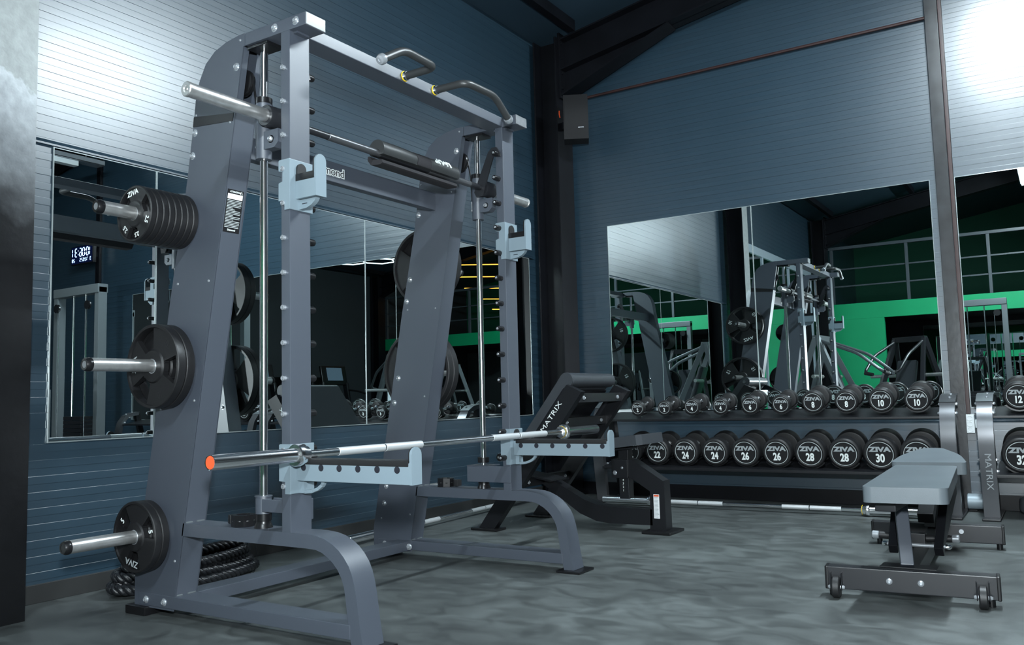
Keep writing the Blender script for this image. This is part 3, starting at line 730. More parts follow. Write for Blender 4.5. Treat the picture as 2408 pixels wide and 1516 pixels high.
def spotter(yA, yB, zt, lab):
    T = Thing('safety_arm', lab, 'safety arm', (1.41, (yA+yB)/2, zt-0.18), group='safety arms')
    x0, x1 = 1.3775, 1.4332; xe = 1.944; ym = yA+0.046
    ck = [(x0, zt-0.128), (x0, zt-0.004), (x0+0.004, zt), (x1, zt), (x1, zt-0.172), (x0+0.030, zt-0.172), (x0+0.030, zt-0.13)]
    T.part('saddle_cheek', MB().prism(ck, 'y', yA-0.0065, yA-0.0008, 0.0015), 'hook_blue')
    T.part('saddle_cheek', MB().prism(ck, 'y', yB+0.0008, yB+0.0065, 0.0015), 'hook_blue')
    T.part('saddle_front', MB().box((x1-0.0045, yA-0.0065, zt-0.172), (x1+0.0015, yB+0.0065, zt), 0.003), 'hook_blue')
    # hollow arm: two side plates with round holes, top, bottom
    hx = [1.552+0.0845*k for k in range(5)] if yA < -4 else [1.475+0.088*k for k in range(6)]
    if yA < -4: hx = [1.468]+hx
    zb0, zt0 = zt-0.128, zt-0.058; zh = zt-0.081
    arm = T.part('arm_tube', MB().box((x1+0.001, ym-0.024, zb0), (xe, ym+0.024, zt0), 0.003), 'hook_blue')
    for x in hx:
        for s in (-1, 1):
            T.part('hole', MB().lathe([(0, 0.0008), (0.0115, 0.0008), (0.0120, 0.0)], (x, ym+s*0.024, zh), (0, s, 0), 18), 'print_dark', arm)
    T.part('rest_strip', MB().box((x1+0.012, ym-0.0265, zt0-0.013), (xe-0.006, ym+0.0265, zt0+0.008), 0.004), 'rubber')
    lip = [(ym-0.026, zb0), (ym+0.026, zb0), (ym+0.026, zt-0.034)] + [(ym+0.026*math.cos(a), zt-0.034+0.026*math.sin(a)) for a in [PI*i/10 for i in range(1, 10)]] + [(ym-0.026, zt-0.034)]
    T.part('lip', MB().prism(lip, 'x', xe-0.001, xe+0.008, 0.0015), 'hook_blue')
    T.part('lip_pad', MB().prism([(p[0], max(p[1], zt0+0.006)) for p in lip], 'x', xe-0.006, xe-0.0012, 0.001), 'rubber')
    T.part('back_pad', MB().prism([(ym-0.022, zt0), (ym+0.022, zt0), (ym+0.022, zt-0.024)] + [(ym+0.022*math.cos(a), zt-0.024+0.022*math.sin(a)) for a in [PI*i/10 for i in range(1, 10)]] + [(ym-0.022, zt-0.024)], 'x', x1+0.0016, x1+0.0085, 0.001), 'rubber')
    # curved web with a cut-out
    g1 = [(x1+0.001, zb0), (x1+0.020, zb0), (x1+0.020, zt-0.172), (x1+0.001, zt-0.172)]
    T.part('web', MB().prism(g1, 'y', ym-0.008, ym+0.008, 0.002), 'hook_blue')
    P = [(x1+0.020, ym, zt-0.168), (x1+0.055, ym, zt-0.165), (x1+0.085, ym, zt-0.155), (x1+0.104, ym, zt-0.142), (x1+0.112, ym, zb0+0.002)]
    wb_ = MB()
    for a, b in zip(P, P[1:]): wb_.obox(a, b, 0.016, 0.012, 0.002, up=(0, 0, 1))
    T.part('web_rim', wb_, 'hook_blue')
spotter(N0, N1, 0.668, 'long pale blue safety arm on the near upright holding the barbell')
spotter(F0, F1, 0.660, 'long pale blue safety arm on the far upright under the barbell')

# ------------------------------------------------------------------ bars
def barbell(name, p0, p1, lab, cap='orange_cap', rs=0.0245, sl=0.42, capR='black_plastic'):
    p0, p1 = Vector(p0), Vector(p1); d = (p1-p0).normalized(); Lb = (p1-p0).length
    T = Thing('barbell', lab, 'barbell', (p0+p1)/2)
    a, b = p0+d*sl, p1-d*sl
    T.part('shaft', MB().cyl(a-d*0.02, b+d*0.02, 0.0140, 20), 'chrome')
    for s, q, e in ((1, p0, cap), (-1, p1, capR)):
        dd = d*s
        sv = T.part('sleeve', MB().lathe([(rs-0.003, 0.001), (rs-0.001, 0.0), (rs, 0.002), (rs, sl-0.055), (rs+0.001, sl-0.053)], q, dd, 32), 'chrome')
        T.part('end_disc', MB().lathe([(0, 0.0015), (rs-0.004, 0.0015), (rs-0.003, 0.004)], q, dd, 28), e, sv)
        T.part('collar', MB().lathe([(rs, sl-0.056), (0.036, sl-0.056), (0.0385, sl-0.052), (0.0385, sl-0.034), (0.034, sl-0.030), (0.034, sl-0.022), (0.030, sl-0.020), (0.030, sl-0.004), (0.020, sl), (0.014, sl+0.004)], q, dd, 32), 'chrome')
    T.part('ring', MB().lathe([(0.0305, 0), (0.0312, 0.002), (0.0305, 0.004)], b+d*0.008, d, 28), 'yellow_ring')
    u = Lb-2*sl
    for f0, f1 in ((0.085, 0.225), (0.230, 0.355), (0.645, 0.770), (0.775, 0.915)):
        T.part('knurl', MB().cyl(a+d*u*f0, a+d*u*f1, 0.0152, 20, 0.0006), 'knurl_steel')
    return T
barbell('bar', (1.480, -4.738, 0.6335), (1.492, -2.162, 0.6255), 'chrome barbell with orange end lying across the machine safety arms', sl=0.402)
barbell('bar', (0.735, -0.600, 0.0395), (2.980, -0.575, 0.0395), 'chrome barbell lying on the floor in front of the dumbbell rack', cap='black_plastic')
barbell('bar', (0.270, -2.860, 0.0395), (0.150, -0.660, 0.0395), 'chrome barbell lying on the floor along the left wall', cap='black_plastic')

# ------------------------------------------------------------------ weight plates
def plate_mesh(R, t, hub, rh, rimw, nsp=3, rot=0.0, bore=0.0262):
    """cast grip plate: raised rim and hub, recessed web, three openings"""
    na = 72; rr = [bore, hub*0.80, hub, hub*1.10, rh, (rh+R-rimw)/2, R-rimw, R-rimw*0.85, R-0.003, R]
    hh = [t/2, t/2, t/2-0.001, t*0.30, t*0.30, t*0.30, t*0.30, t/2, t/2, t/2-0.003]
    open_i = (3, 4, 5)                       # radial cells left open in the grip sectors
    def is_open(i, j):
        if i not in open_i: return False
        a = ((j+0.5)/na*360 + rot) % (360/nsp)
        return a < (46 if i != 3 else 38) and (a > 8 if i == 3 else True)
    t_ = bmesh.new(); F, B = [], []
    for i, r in enumerate(rr):
        F.append([t_.verts.new((r*math.cos(2*PI*j/na), -hh[i], r*math.sin(2*PI*j/na))) for j in range(na)])
        B.append([t_.verts.new((r*math.cos(2*PI*j/na), hh[i], r*math.sin(2*PI*j/na))) for j in range(na)])
    cells = {}
    for i in range(len(rr)-1):
        for j in range(na):
            k = (j+1) % na
            if is_open(i, j): continue
            cells[(i, j)] = 1
            t_.faces.new((F[i][j], F[i+1][j], F[i+1][k], F[i][k])); t_.faces.new((B[i][j], B[i][k], B[i+1][k], B[i+1][j]))
    n = len(rr)-1
    for j in range(na):
        k = (j+1) % na
        t_.faces.new((F[0][j], F[0][k], B[0][k], B[0][j])); t_.faces.new((F[n][j], B[n][j], B[n][k], F[n][k]))
    for i in open_i:
        for j in range(na):
            if (i, j) in cells: continue
            k = (j+1) % na
            if (i-1, j) in cells: t_.faces.new((F[i][j], B[i][j], B[i][k], F[i][k]))
            if (i+1, j) in cells: t_.faces.new((F[i+1][j], F[i+1][k], B[i+1][k], B[i+1][j]))
            if (i, (j-1) % na) in cells: t_.faces.new((F[i][j], F[i+1][j], B[i+1][j], B[i][j]))
            if (i, (j+1) % na) in cells: t_.faces.new((F[i][k], B[i][k], B[i+1][k], F[i+1][k]))
    bmesh.ops.recalc_face_normals(t_, faces=t_.faces)
    mb = MB(); mb._merge(t_); return mb.mesh('disc', 32)
def bore_ring():
    return MB().lathe([(0.0252, -0.0155), (0.0285, -0.0155), (0.0285, 0.0155), (0.0252, 0.0155), (0.0252, -0.0155)], (0, 0, 0), (0, 1, 0), 28).mesh('bore_ring')
BORE = bore_ring()
def plate(me, t, x, y, z, lab, grp, face=None, texts=(), rot=0.0, m='urethane'):
    T = Thing('weight_plate', lab, 'weight plate', (x, y, z), group=grp, local=True, rot=(0, rot, 0))
    T.part('disc', me, m)
    b = link('bore_ring', BORE, 'zinc', T.e); b.scale = (1, t/0.031, 1)
    for (s, r, a, size, mm) in texts:           # lettering around the face; a = degrees clockwise from top
        ca = rad(90-a); p = V(r*math.cos(ca), (-1 if face == -1 else 1)*(t/2-0.0001), r*math.sin(ca))
        out = V(math.cos(ca), 0, math.sin(ca)); tang = V(math.sin(ca), 0, -math.cos(ca))
        if face != -1: tang = -tang
        p = V(p.x, (-1 if face == -1 else 1)*(t*0.30+0.0004), p.z)
        tm = text_mesh(s, size, bold=0.0006, shear=0.0, sx=0.9 if len(s) < 4 else 1.1); tm.transform(frame_mat(p, tang, out)); T.part('lettering', tm, mm)
    return T
pl25 = plate_mesh(0.1075, 0.0248, 0.047, 0.056, 0.011)
ord8 = ('first', 'second', 'third', 'fourth', 'fifth', 'sixth', 'seventh', 'eighth')
for i in range(8):
    y = N0-0.0130-0.0262*(7-i)
    tx = [('ZIVA', 0.083, -10, 0.028, 'print_white'), ('2.5', 0.079, 112, 0.026, 'print_white'), ('2.5', 0.079, 228, 0.026, 'print_white'), ('2.5', 0.081, 170, 0.024, 'print_white')] if i == 0 else []
    plate(pl25, 0.0245, pegs[0][0], y, pegs[0][1]-0.002, 'small black grip weight plate, %s of eight from the open end of the top peg' % ord8[i], 'small plates on the near top peg', -1, tx, rot=rad(8*i))
pl10 = plate_mesh(0.163, 0.036, 0.060, 0.070, 0.015)
for i, y in enumerate((N0-0.0700, N0-0.0310)):
    tx = [('10', 0.118, 14, 0.036, 'rubber'), ('ZIVA', 0.118, 245, 0.028, 'print_grey'), ('10', 0.118, 130, 0.036, 'rubber')] if i == 0 else []
    plate(pl10, 0.036, pegs[1][0], y, pegs[1][1]-0.002, 'large black weight plate on the near middle peg, %s' % ('outer one', 'against the post')[i], 'large plates on the near middle peg', -1, tx, rot=rad(30+20*i))
pl5 = plate_mesh(0.136, 0.031, 0.052, 0.060, 0.012)
for i, y in enumerate((N0-0.0640, N0-0.0320)):
    tx = [('5', 0.100, 305, 0.034, 'print_white'), ('5', 0.100, 75, 0.034, 'print_white'), ('ZIVA', 0.102, 192, 0.034, 'print_grey')] if i == 0 else []
    plate(pl5, 0.031, pegs[2][0], y, pegs[2][1]-0.002, 'black five kilo weight plate on the near bottom peg, %s' % ('outer one', 'against the post')[i], 'plates on the near bottom peg', -1, tx, rot=rad(0))
pl20 = plate_mesh(0.205, 0.042, 0.060, 0.075, 0.018); pl15 = plate_mesh(0.225, 0.044, 0.062, 0.078, 0.020)
for j, (me, t, (x, z), nm, num) in enumerate(((pl20, 0.042, pegs[0], 'top', '10'), (pl15, 0.044, pegs[1], 'middle', '15'), (pl5, 0.030, pegs[2], 'bottom', '5'))):
    for i in range(2):
        y = F1+t/2+0.003+i*(t+0.002)
        sc = 0.5 if t < 0.035 else 1.0
        tx = [('ZIVA', 0.145*sc+0.01, 130, 0.042*sc+0.004, 'print_white'), (num, 0.150*sc+0.01, 10, 0.05*sc+0.004, 'print_white'), (num, 0.150*sc+0.01, 250, 0.05*sc+0.004, 'print_white')] if i == 1 else []
        plate(me, t, x, y, z-0.002, 'black weight plate on the far post %s peg, %s' % (nm, ('against the post', 'outer one')[i]), 'plates on the far post', 1, tx, rot=rad(20+15*i+10*j))

# bar collars on the arch legs
def bar_collar(x, y, z, rz, lab):
    T = Thing('bar_collar', lab, 'bar collar', (x, y, z), rz, 'quick-lock bar collars', local=True)
    n = 8; t = bmesh.new()
    ro = [(0.044*math.cos(2*PI*i/n+PI/8), 0.044*math.sin(2*PI*i/n+PI/8)) for i in range(n)]
    O0 = [t.verts.new((*p, 0.001)) for p in ro]; O1 = [t.verts.new((*p, 0.042)) for p in ro]
    ri = [(0.0265*math.cos(2*PI*i/n+PI/8), 0.0265*math.sin(2*PI*i/n+PI/8)) for i in range(n)]
    I0 = [t.verts.new((*p, 0.001)) for p in ri]; I1 = [t.verts.new((*p, 0.042)) for p in ri]
    for i in range(n):
        j = (i+1) % n
        t.faces.new((O0[i], O0[j], O1[j], O1[i])); t.faces.new((O1[i], O1[j], I1[j], I1[i])); t.faces.new((I1[i], I1[j], I0[j], I0[i])); t.faces.new((I0[i], I0[j], O0[j], O0[i]))
    mb = MB(); mb._merge(t, None, 0.0022); T.part('body', mb, 'black_plastic')
    T.part('band', MB().lathe([(0.0425, 0), (0.0432, 0.001), (0.0432, 0.004), (0.0425, 0.005)], (0, 0, 0.018), (0, 0, 1), 8), 'rubber')
    T.part('lever', MB().box((-0.085, -0.026, 0.003), (-0.062, 0.010, 0.036), 0.003), 'rubber')
    T.part('hinge', MB().cyl((-0.055, -0.008, 0.004), (-0.055, -0.008, 0.036), 0.012, 14), 'black_plastic')
    rb = MB()
    for i in range(6): rb.box((-0.083, -0.0275, 0.007+0.0045*i), (-0.064, -0.0262, 0.0092+0.0045*i))
    T.part('lever_ribs', rb, 'black_plastic')
bar_collar(1.130, -4.312, 0.3650, rad(-18), 'black plastic bar collar on the near arch leg')
bar_collar(0.990, -2.892, 0.3650, rad(178), 'black plastic bar collar on the far arch leg')

# ------------------------------------------------------------------ battle rope coil
def rope():
    P = []; loops = 4
    for i in range(loops*120+1):
        a = 2*PI*i/120; k = i/120
        A = 0.365+0.012*math.sin(3.1*k); B = 0.135+0.016*math.sin(2.3*k+1)
        lay = k/loops
        z = 0.024+0.046*(int(k) % 2 if False else 0) + 0.026*k + 0.006*math.sin(2.2*a+k)
        P.append(V(0.235+B*math.sin(a)*(1-0.10*k)+0.012*math.cos(1.7*k), -3.885+A*math.cos(a)*(1-0.035*k), z))
    # resample and twist three strands
    out = []; acc = 0
    T = Thing('battle_rope', 'thick black twisted battle rope coiled on the floor behind the machine', 'rope', (0.235, -3.885, 0))
    rs, st = 0.0125, 0.0120
    for s in range(3):
        Q = []; acc = 0.0
        for i in range(len(P)):
            d = (P[min(i+1, len(P)-1)]-P[max(i-1, 0)]).normalized()
            x = d.cross(V(0, 0, 1)).normalized(); y = d.cross(x)
            if i: acc += (P[i]-P[i-1]).length
            ph = acc/0.085*2*PI + s*2*PI/3
            Q.append(P[i]+x*rs*math.cos(ph)+y*rs*math.sin(ph))
        T.part('strand', MB().tube(Q, st, 7), 'rope_black', smooth=60)
    T.part('binding', MB().tube([V(0.235+0.15*math.cos(a)*0.26+0.13, -3.62, 0.085+0.082*math.sin(a)) for a in [2*PI*i/20 for i in range(20)]], 0.0015, 5, closed=True), 'rope_black')
rope()

# ------------------------------------------------------------------ loudspeaker on the corner column
T = Thing('loudspeaker', 'black curved loudspeaker bolted high on the corner column', 'loudspeaker', (0.42, -0.33, 2.90))
fr_ = [(-0.10+0.025*0, 0)]
def spk(x0, x1, yf, yb):
    prof = [(yb, 2.94), (yb, 3.30)]
    front = [(yf-0.040*math.sin(PI*i/10), 3.30-0.36*i/10) for i in range(11)]
    return prof + front
M_ = Matrix.Translation((0.47, -0.34, 0)) @ Matrix.Rotation(rad(28), 4, 'Z')
sp = MB().prism([(0.085, 2.90), (0.085, 3.27)]+[(-0.075-0.030*math.sin(PI*i/12), 3.27-0.37*i/12) for i in range(13)], 'x', -0.100, 0.100, 0.008, M_)
T.part('cabinet', sp, 'rubber_face')
gr = MB().prism([(-0.0765, 2.93), (-0.0765, 3.25)]+[(-0.0765-0.0325*math.sin(PI*(i+0.8)/13.6), 3.25-0.32*i/12) for i in range(13)], 'x', -0.092, 0.092, 0.003, M_)
T.part('grille', gr, 'rubber_face')
T.part('badge', MB().box((0.015, -0.1025, 2.985), (0.062, -0.0990, 2.992), 0.001, M_), 'zinc')
T.part('bracket', MB().obox((0.277, -0.24, 3.08), (0.43, -0.29, 3.08), 0.05, 0.06, 0.004), 'steel_black')
solo('cable_tail', MB().tube([(0.30, -0.311, 3.20), (0.302, -0.316, 3.17), (0.306, -0.312, 3.14)], 0.005, 6), 'orange_cap', 'short orange wire tail on the corner column', 'wire')

# ------------------------------------------------------------------ dumb-bells
def head_mesh(R, t):
    c = min(0.016, t*0.25)
    pr = [(0, t-0.002), (R*0.80, t-0.002), (R*0.82, t-0.0005), (R*0.86, t)] + [(R-c+c*math.sin(a), t-c+c*math.cos(a)) for a in [PI/2*i/5 for i in range(1, 6)]] + [(R, c), (R-c*0.5, 0.002), (R-c, 0), (0, 0)]
    return MB().lathe(pr, (0, 0, 0), (0, -1, 0), 40)
DB = {}
def dumbbell_proto(kg):
    if kg in DB: return DB[kg]
    small = kg <= 12
    R = {2: 0.054, 4: 0.0600, 6: 0.0650, 8: 0.0765, 10: 0.0800, 12: 0.085}.get(kg, 0.093+0.0013*(kg-20)) if True else 0
    t = {2: 0.045, 4: 0.050, 6: 0.055, 8: 0.060, 10: 0.066, 12: 0.070}.get(kg, 0.078+0.0014*(kg-20))
    gap = 0.065
    T = Thing('dumbbell', 'x', 'dumbbell', (0, 0, 0), local=True)
    for s in (1, -1):
        Mr = Matrix.Identity(4) if s == 1 else Matrix.Rotation(PI, 4, 'Z')
        Mt = Mr @ Matrix.Translation((0, -gap, 0))
        me = head_mesh(R, t).mesh('head', 30); me.transform(Mt); h = T.part('head', me, 'rubber')
        me = MB().lathe([(0, t-0.0010), (R*0.795, t-0.0010), (R*0.795, t-0.0018)], (0, 0, 0), (0, -1, 0), 40).mesh('face_disc'); me.transform(Mt); T.part('face_disc', me, 'rubber_face', h)
        me = MB().lathe([(R*0.735, t-0.001), (R*0.735, t-0.0004), (R*0.77, t-0.0004), (R*0.77, t-0.001)], (0, 0, 0), (0, -1, 0), 48).mesh('ring_print'); me.transform(Mt); T.part('ring_print', me, 'print_mid', h)
        me = text_mesh('ZIVA', R*0.40, shear=0.0, sx=1.38, bold=R*0.022); me.transform(Mt @ frame_mat((0, -t+0.0006, R*0.30), (1, 0, 0), (0, 0, 1))); T.part('brand_print', me, 'print_grey', h)
        me = text_mesh(str(kg), R*0.70, sx=0.74, bold=R*0.026); me.transform(Mt @ frame_mat((0, -t+0.0006, -R*0.24), (1, 0, 0), (0, 0, 1))); T.part('number_print', me, 'print_white', h)
    T.part('handle', MB().lathe([(0, -gap), (R*0.42, -gap), (R*0.30, -gap+0.010), (0.0150, -gap+0.016), (0.0172, -0.02), (0.0178, 0), (0.0172, 0.02), (0.0150, gap-0.016), (R*0.30, gap-0.010), (R*0.42, gap), (0, gap)], (0, 0, 0), (0, 1, 0), 24), 'chrome')
    DB[kg] = (T.e, R, t, gap, [False]); return DB[kg]
TILT = rad(-10)
def put_db(kg, x, yf, zf, lab, grp):
    e, R, t, gap, used = dumbbell_proto(kg)
    o = e if not used[0] else copy_tree(e)
    used[0] = True
    d = gap+t
    # yf,zf: centre of the front face
    o.location = (x, yf + d*math.cos(TILT), zf + d*math.sin(-TILT)); o.rotation_euler = (-TILT, 0, 0)
    tag(o, lab, 'dumbbell', grp)
    return R
side = ('left', 'right')
NW = {2: 'two', 4: 'four', 6: 'six', 8: 'eight', 10: 'ten', 22: 'twenty-two', 24: 'twenty-four', 26: 'twenty-six', 28: 'twenty-eight', 30: 'thirty', 32: 'thirty-two', 34: 'thirty-four'}
up = [2, 2, 4, 4, 6, 6, 8, 8, 10, 10]; lo_ = [22, 22, 24, 24, 26, 26, 28, 28, 30, 30]
UX = [0.969+0.2160*i for i in range(10)]; LX = [0.916+0.2206*i for i in range(10)]
for i, k in enumerate(up):
    R = dumbbell_proto(k)[1]
    put_db(k, UX[i], -0.445, 0.640+R*1.02+0.012, 'black round dumbbell marked %s on the upper tier, %s of its pair' % (NW[k], side[i % 2]), 'upper tier dumbbells')
for i, k in enumerate(lo_):
    R = dumbbell_proto(k)[1]
    put_db(k, LX[i], -0.500, 0.388, 'big black dumbbell marked %s on the lower tier, %s of its pair' % (NW[k], side[i % 2]), 'lower tier dumbbells')
R12 = dumbbell_proto(12)[1]
for i in range(4):
    x = 3.475+0.232*i; k = (12, 12, 14, 14)[i]
    if i < 2: put_db(12, x, -0.455, 0.640+R12*1.02+0.016, 'black dumbbell marked twelve on the second rack, %s of its pair' % side[i], 'second rack dumbbells')
    put_db(32 if i < 2 else 34, 3.470+0.236*i, -0.505, 0.390, 'big black dumbbell marked %s on the second rack, %s of its pair' % (NW[32 if i < 2 else 34], side[i % 2]), 'second rack dumbbells')

# racks
def rack(x0, x1, lab, ux, ups, lx, lows, right_text):
    T = Thing('dumbbell_rack', lab, 'dumbbell rack', ((x0+x1)/2, -0.30, 0))
    for side_, x in ((0, x0), (1, x1)):
        # curved front leg, sweeping back at the top
        path = [(-0.470, 0.016), (-0.5051, 0.25), (-0.535, 0.45), (-0.530, 0.56), (-0.505, 0.645), (-0.455, 0.710), (-0.375, 0.748), (-0.28, 0.760)]
        inn = [(-0.28, 0.730), (-0.36, 0.716), (-0.425, 0.685), (-0.468, 0.630), (-0.488, 0.55), (-0.492, 0.45), (-0.464, 0.25), (-0.430, 0.016)]
        leg = T.part('front_leg', MB().prism(path+inn, 'x', x-0.043, x+0.043, 0.006), 'rack_satin')
        T.part('top_cap', MB().prism([(-0.455, 0.7115), (-0.375, 0.7495), (-0.27, 0.7615), (-0.27, 0.7665), (-0.376, 0.7545), (-0.458, 0.716)], 'x', x-0.047, x+0.047, 0.002), 'rack_satin' if side_ else 'frame_silver')
        for yb in (-0.41, -0.33):
            T.part('cap_bolt', MB().lathe([(0, 0.010), (0.006, 0.010), (0.009, 0.006), (0.009, 0)], (x+0.012, yb, 0.738 if yb < -0.4 else 0.758), (0, -0.3, 1), 10), 'zinc')
        T.part('rear_leg', MB().obox((x, -0.28, 0.745), (x, -0.10, 0.014), 0.05, 0.06, 0.004), 'black_paint')
        T.part('foot', MB().box((x-0.05, -0.555, 0), (x+0.05, -0.07, 0.016), 0.005), 'black_paint')
        T.part('brace', MB().obox((x, -0.455, 0.30), (x, -0.19, 0.36), 0.04, 0.05, 0.004), 'black_paint')
        xs = x+(-0.046 if side_ else 0.046)
        for (yy, zz) in ((-0.46, 0.645), (-0.40, 0.70), (-0.47, 0.36), (-0.455, 0.29)):
            T.part('bolt', MB().lathe([(0, 0.014), (0.006, 0.014), (0.010, 0.008), (0.010, 0)], (x+(0.043 if side_ else -0.043), yy, zz), (1 if side_ else -1, 0, 0), 10), 'zinc')
            T.part('bolt', MB().lathe([(0, 0.014), (0.006, 0.014), (0.010, 0.008), (0.010, 0)], (x-(0.043 if side_ else -0.043), yy, zz), (-1 if side_ else 1, 0, 0), 10), 'zinc')
        if right_text == side_:
            lettering(T, 'lettering', 'MATRIX', 0.050, (x+0.004, -0.5120, 0.29), (0, 0.15, -1), (1, 0, 0), 'print_grey', leg, sx=1.25)
    a, b = x0+0.044, x1-0.044
    T.part('upper_tray', MB().obox((a, -0.335, 0.648), (b, -0.335, 0.648), 0.30, 0.008, 0.002, up=(0, -0.17, 1)).box((a, -0.492, 0.612), (b, -0.480, 0.628), 0.002), 'black_paint')
    T.part('lower_tray', MB().obox((a, -0.360, 0.300), (b, -0.360, 0.300), 0.34, 0.010, 0.002, up=(0, -0.17, 1)).box((a, -0.540, 0.258), (b, -0.528, 0.278), 0.002), 'black_paint')
    T.part('back_panel', MB().box((a, -0.190, 0.250), (b, -0.180, 0.31), 0.002).box((a, -0.175, 0.60), (b, -0.165, 0.67), 0.002), 'black_paint')
    for xs_, ks, yy, zz, big in ((ux, ups, -0.405, 0.640, 0), (lx, lows, -0.44, 0.0, 1)):
        for x, k in zip(xs_, ks):
            R = dumbbell_proto(k)[1]; zc = (0.640+R*1.02+0.012) if not big else 0.388
            zc += 0.05*math.sin(-TILT)
            for dy in (0.0, 0.155 if not big else 0.19):
                arc = [(x+(R+0.003)*math.sin(u), zc+dy*math.sin(-TILT)-(R+0.003)*math.cos(u)) for u in [rad(-52+104*i/10) for i in range(11)]]
                arc2 = [(x+(R+0.012)*math.sin(u), zc+dy*math.sin(-TILT)-(R+0.012)*math.cos(u)) for u in [rad(50-100*i/10) for i in range(11)]]
                T.part('saddle', MB().prism(arc+arc2, 'y', yy+dy-0.028, yy+dy+0.024, 0.0015), 'black_plastic')
    return T
rack(0.66, 3.085, 'two-tier black dumbbell rack along the mirror wall', UX, up, LX, lo_, -1)
rack(3.290, 5.55, 'second dumbbell rack at the right picture edge with lettered leg', [3.475, 3.707], [12, 12], [3.470+0.236*i for i in range(4)], [32, 32, 34, 34], 0)
# rolled mat on the floor behind the second rack
solo('rolled_mat', MB().cyl((3.13, -0.11, 0.066), (3.24, -0.11, 0.066), 0.05, 20, 0.005), 'grey_trim', 'pale rolled foam piece on the floor between the racks', 'foam roll')
solo('dark_bag', MB().box((3.42, -0.16, 0.0), (4.6, -0.03, 0.11), 0.035, seg=4), 'vinyl_dark', 'dark long soft bag on the floor under the second rack', 'bag')

# ------------------------------------------------------------------ preacher curl bench
PB = Thing('preacher_bench', 'black preacher curl bench with grey arm pad and small seat', 'bench', (1.2, -1.68, 0))
BP = 'black_paint'
yn, yf_ = -2.005, -1.365
for y, s in ((yn, 1), (yf_, -1)):
    yt = y+s*0.02
    leg = PB.part('side_frame', MB().prism([(0.585, 0.014), (0.700, 0.014), (0.93, 0.245), (1.345, 0.812), (1.330, 0.850), (1.222, 0.880)], 'y', y-0.028, y+0.028, 0.004) if False else
                  MB().prism([(0.590, 0.014), (0.705, 0.014), (1.338, 0.835), (1.240, 0.880)], 'y', y-0.026, y+0.026, 0.005), BP)
    PB.part('foot', MB().box((0.545, y-0.055, 0), (0.74, y+0.055, 0.016), 0.005), 'black_plastic')
    if s == 1: lettering(PB, 'lettering', 'MATRIX', 0.042, (1.130, y-0.0265, 0.694), (0.612, 0, 0.79), (-0.79, 0, 0.612), 'print_white', leg, sx=1.45)
    PB.part('bar_cup', MB().prism([(0.70, 0.335), (0.80, 0.285), (0.86, 0.285), (0.95, 0.335), (0.95, 0.35), (0.86, 0.30), (0.80, 0.30), (0.70, 0.35)], 'y', y+s*0.03-0.02, y+s*0.03+0.02, 0.002) if False else
            MB().obox((0.93, y, 0.400), (0.845, y, 0.432), 0.045, 0.014, 0.002).obox((0.850, y, 0.425), (0.842, y, 0.470), 0.045, 0.012, 0.002), BP)
for z0, x0_ in ((0.80, 1.262), (0.655, 1.140), (0.29, 0.86)):
    PB.part('cross_tube', MB().box((x0_-0.028, yn+0.026, z0-0.028), (x0_+0.028, yf_-0.026, z0+0.028), 0.004), BP)
    for y in (yn+0.09, yf_-0.09): PB.part('bolt', bolt_mb((x0_+0.028, y, z0), (1, 0, 0), 0.013, 0.010), 'zinc')
PB.part('guide_plate', MB().obox((1.030, -1.79, 0.30), (0.74, -1.79, 0.345), 0.20, 0.012, 0.002), BP)
# arm pad: slopes down to the left, rounded top edge
padM = Matrix.Translation((1.225, 0, 0.905)) @ Matrix.Rotation(rad(-52.5), 4, 'Y')
slope = V(-0.62, 0, -0.785)
pu = V(-0.785, 0, 0.62)
pd = []
top = V(1.236, 0, 0.897); 
def pp(a, b): q = top + slope*a + pu*b; return (q.x, q.z)
outl = [pp(0.44, 0.005), pp(0.455, 0.02), pp(0.455, 0.045), pp(0.44, 0.060), pp(0.05, 0.060)]
outl += [((top+pu*0.018).x+0.044*math.cos(a), (top+pu*0.018).z+0.044*math.sin(a)) for a in [rad(142-22*i) for i in range(0, 12)]]
outl += [pp(0.05, 0.004)]
PB.part('arm_pad', MB().prism(outl, 'y', -2.000, -1.425, 0.010, seg=3), 'vinyl_dark')
PB.part('pad_seam', MB().lathe([(0.0435, 0), (0.0452, 0.0015), (0.0435, 0.003)], ((top+pu*0.018).x, -1.988, (top+pu*0.018).z), (0, 1, 0), 30), 'vinyl_dark')
PB.part('pad_board', MB().prism([pp(0.06, -0.012), pp(0.42, -0.012), pp(0.42, 0.003), pp(0.06, 0.003)], 'y', -1.97, -1.44, 0.002), BP)
PB.part('maker_tag', MB().box((1.130, -1.78, 0.735), (1.134, -1.74, 0.775)), 'sticker_white')
PB.part('bolster_axle', MB().cyl((1.222, -1.425, 0.905), (1.222, -1.395, 0.905), 0.014, 12), 'chrome')
# spine beam, front post, seat support
sb = [(0.84, 0.285), (0.90, 0.315), (1.17, 0.175), (1.25, 0.150), (1.34, 0.140), (1.62, 0.136), (1.62, 0.044), (1.34, 0.040), (1.25, 0.050), (1.14, 0.090)]
PB.part('spine_beam', MB().prism(sb, 'y', -1.725, -1.635, 0.006), BP)
po = PB.part('front_post', MB().prism([(1.604, 0.014), (1.706, 0.014), (1.700, 0.305), (1.612, 0.255)], 'y', -1.725, -1.635, 0.005), BP)
PB.part('slant_arm', MB().prism([(1.700, 0.300), (1.612, 0.240), (1.475, 0.325), (1.475, 0.425), (1.500, 0.425)], 'y', -1.724, -1.636, 0.005), BP)
PB.part('foot', MB().box((1.575, -1.79, 0), (1.755, -1.57, 0.016), 0.005), 'black_plastic')
lb = PB.part('instruction_label', MB().box((1.632, -1.7262, 0.085), (1.668, -1.7254, 0.225)), 'sticker_white')
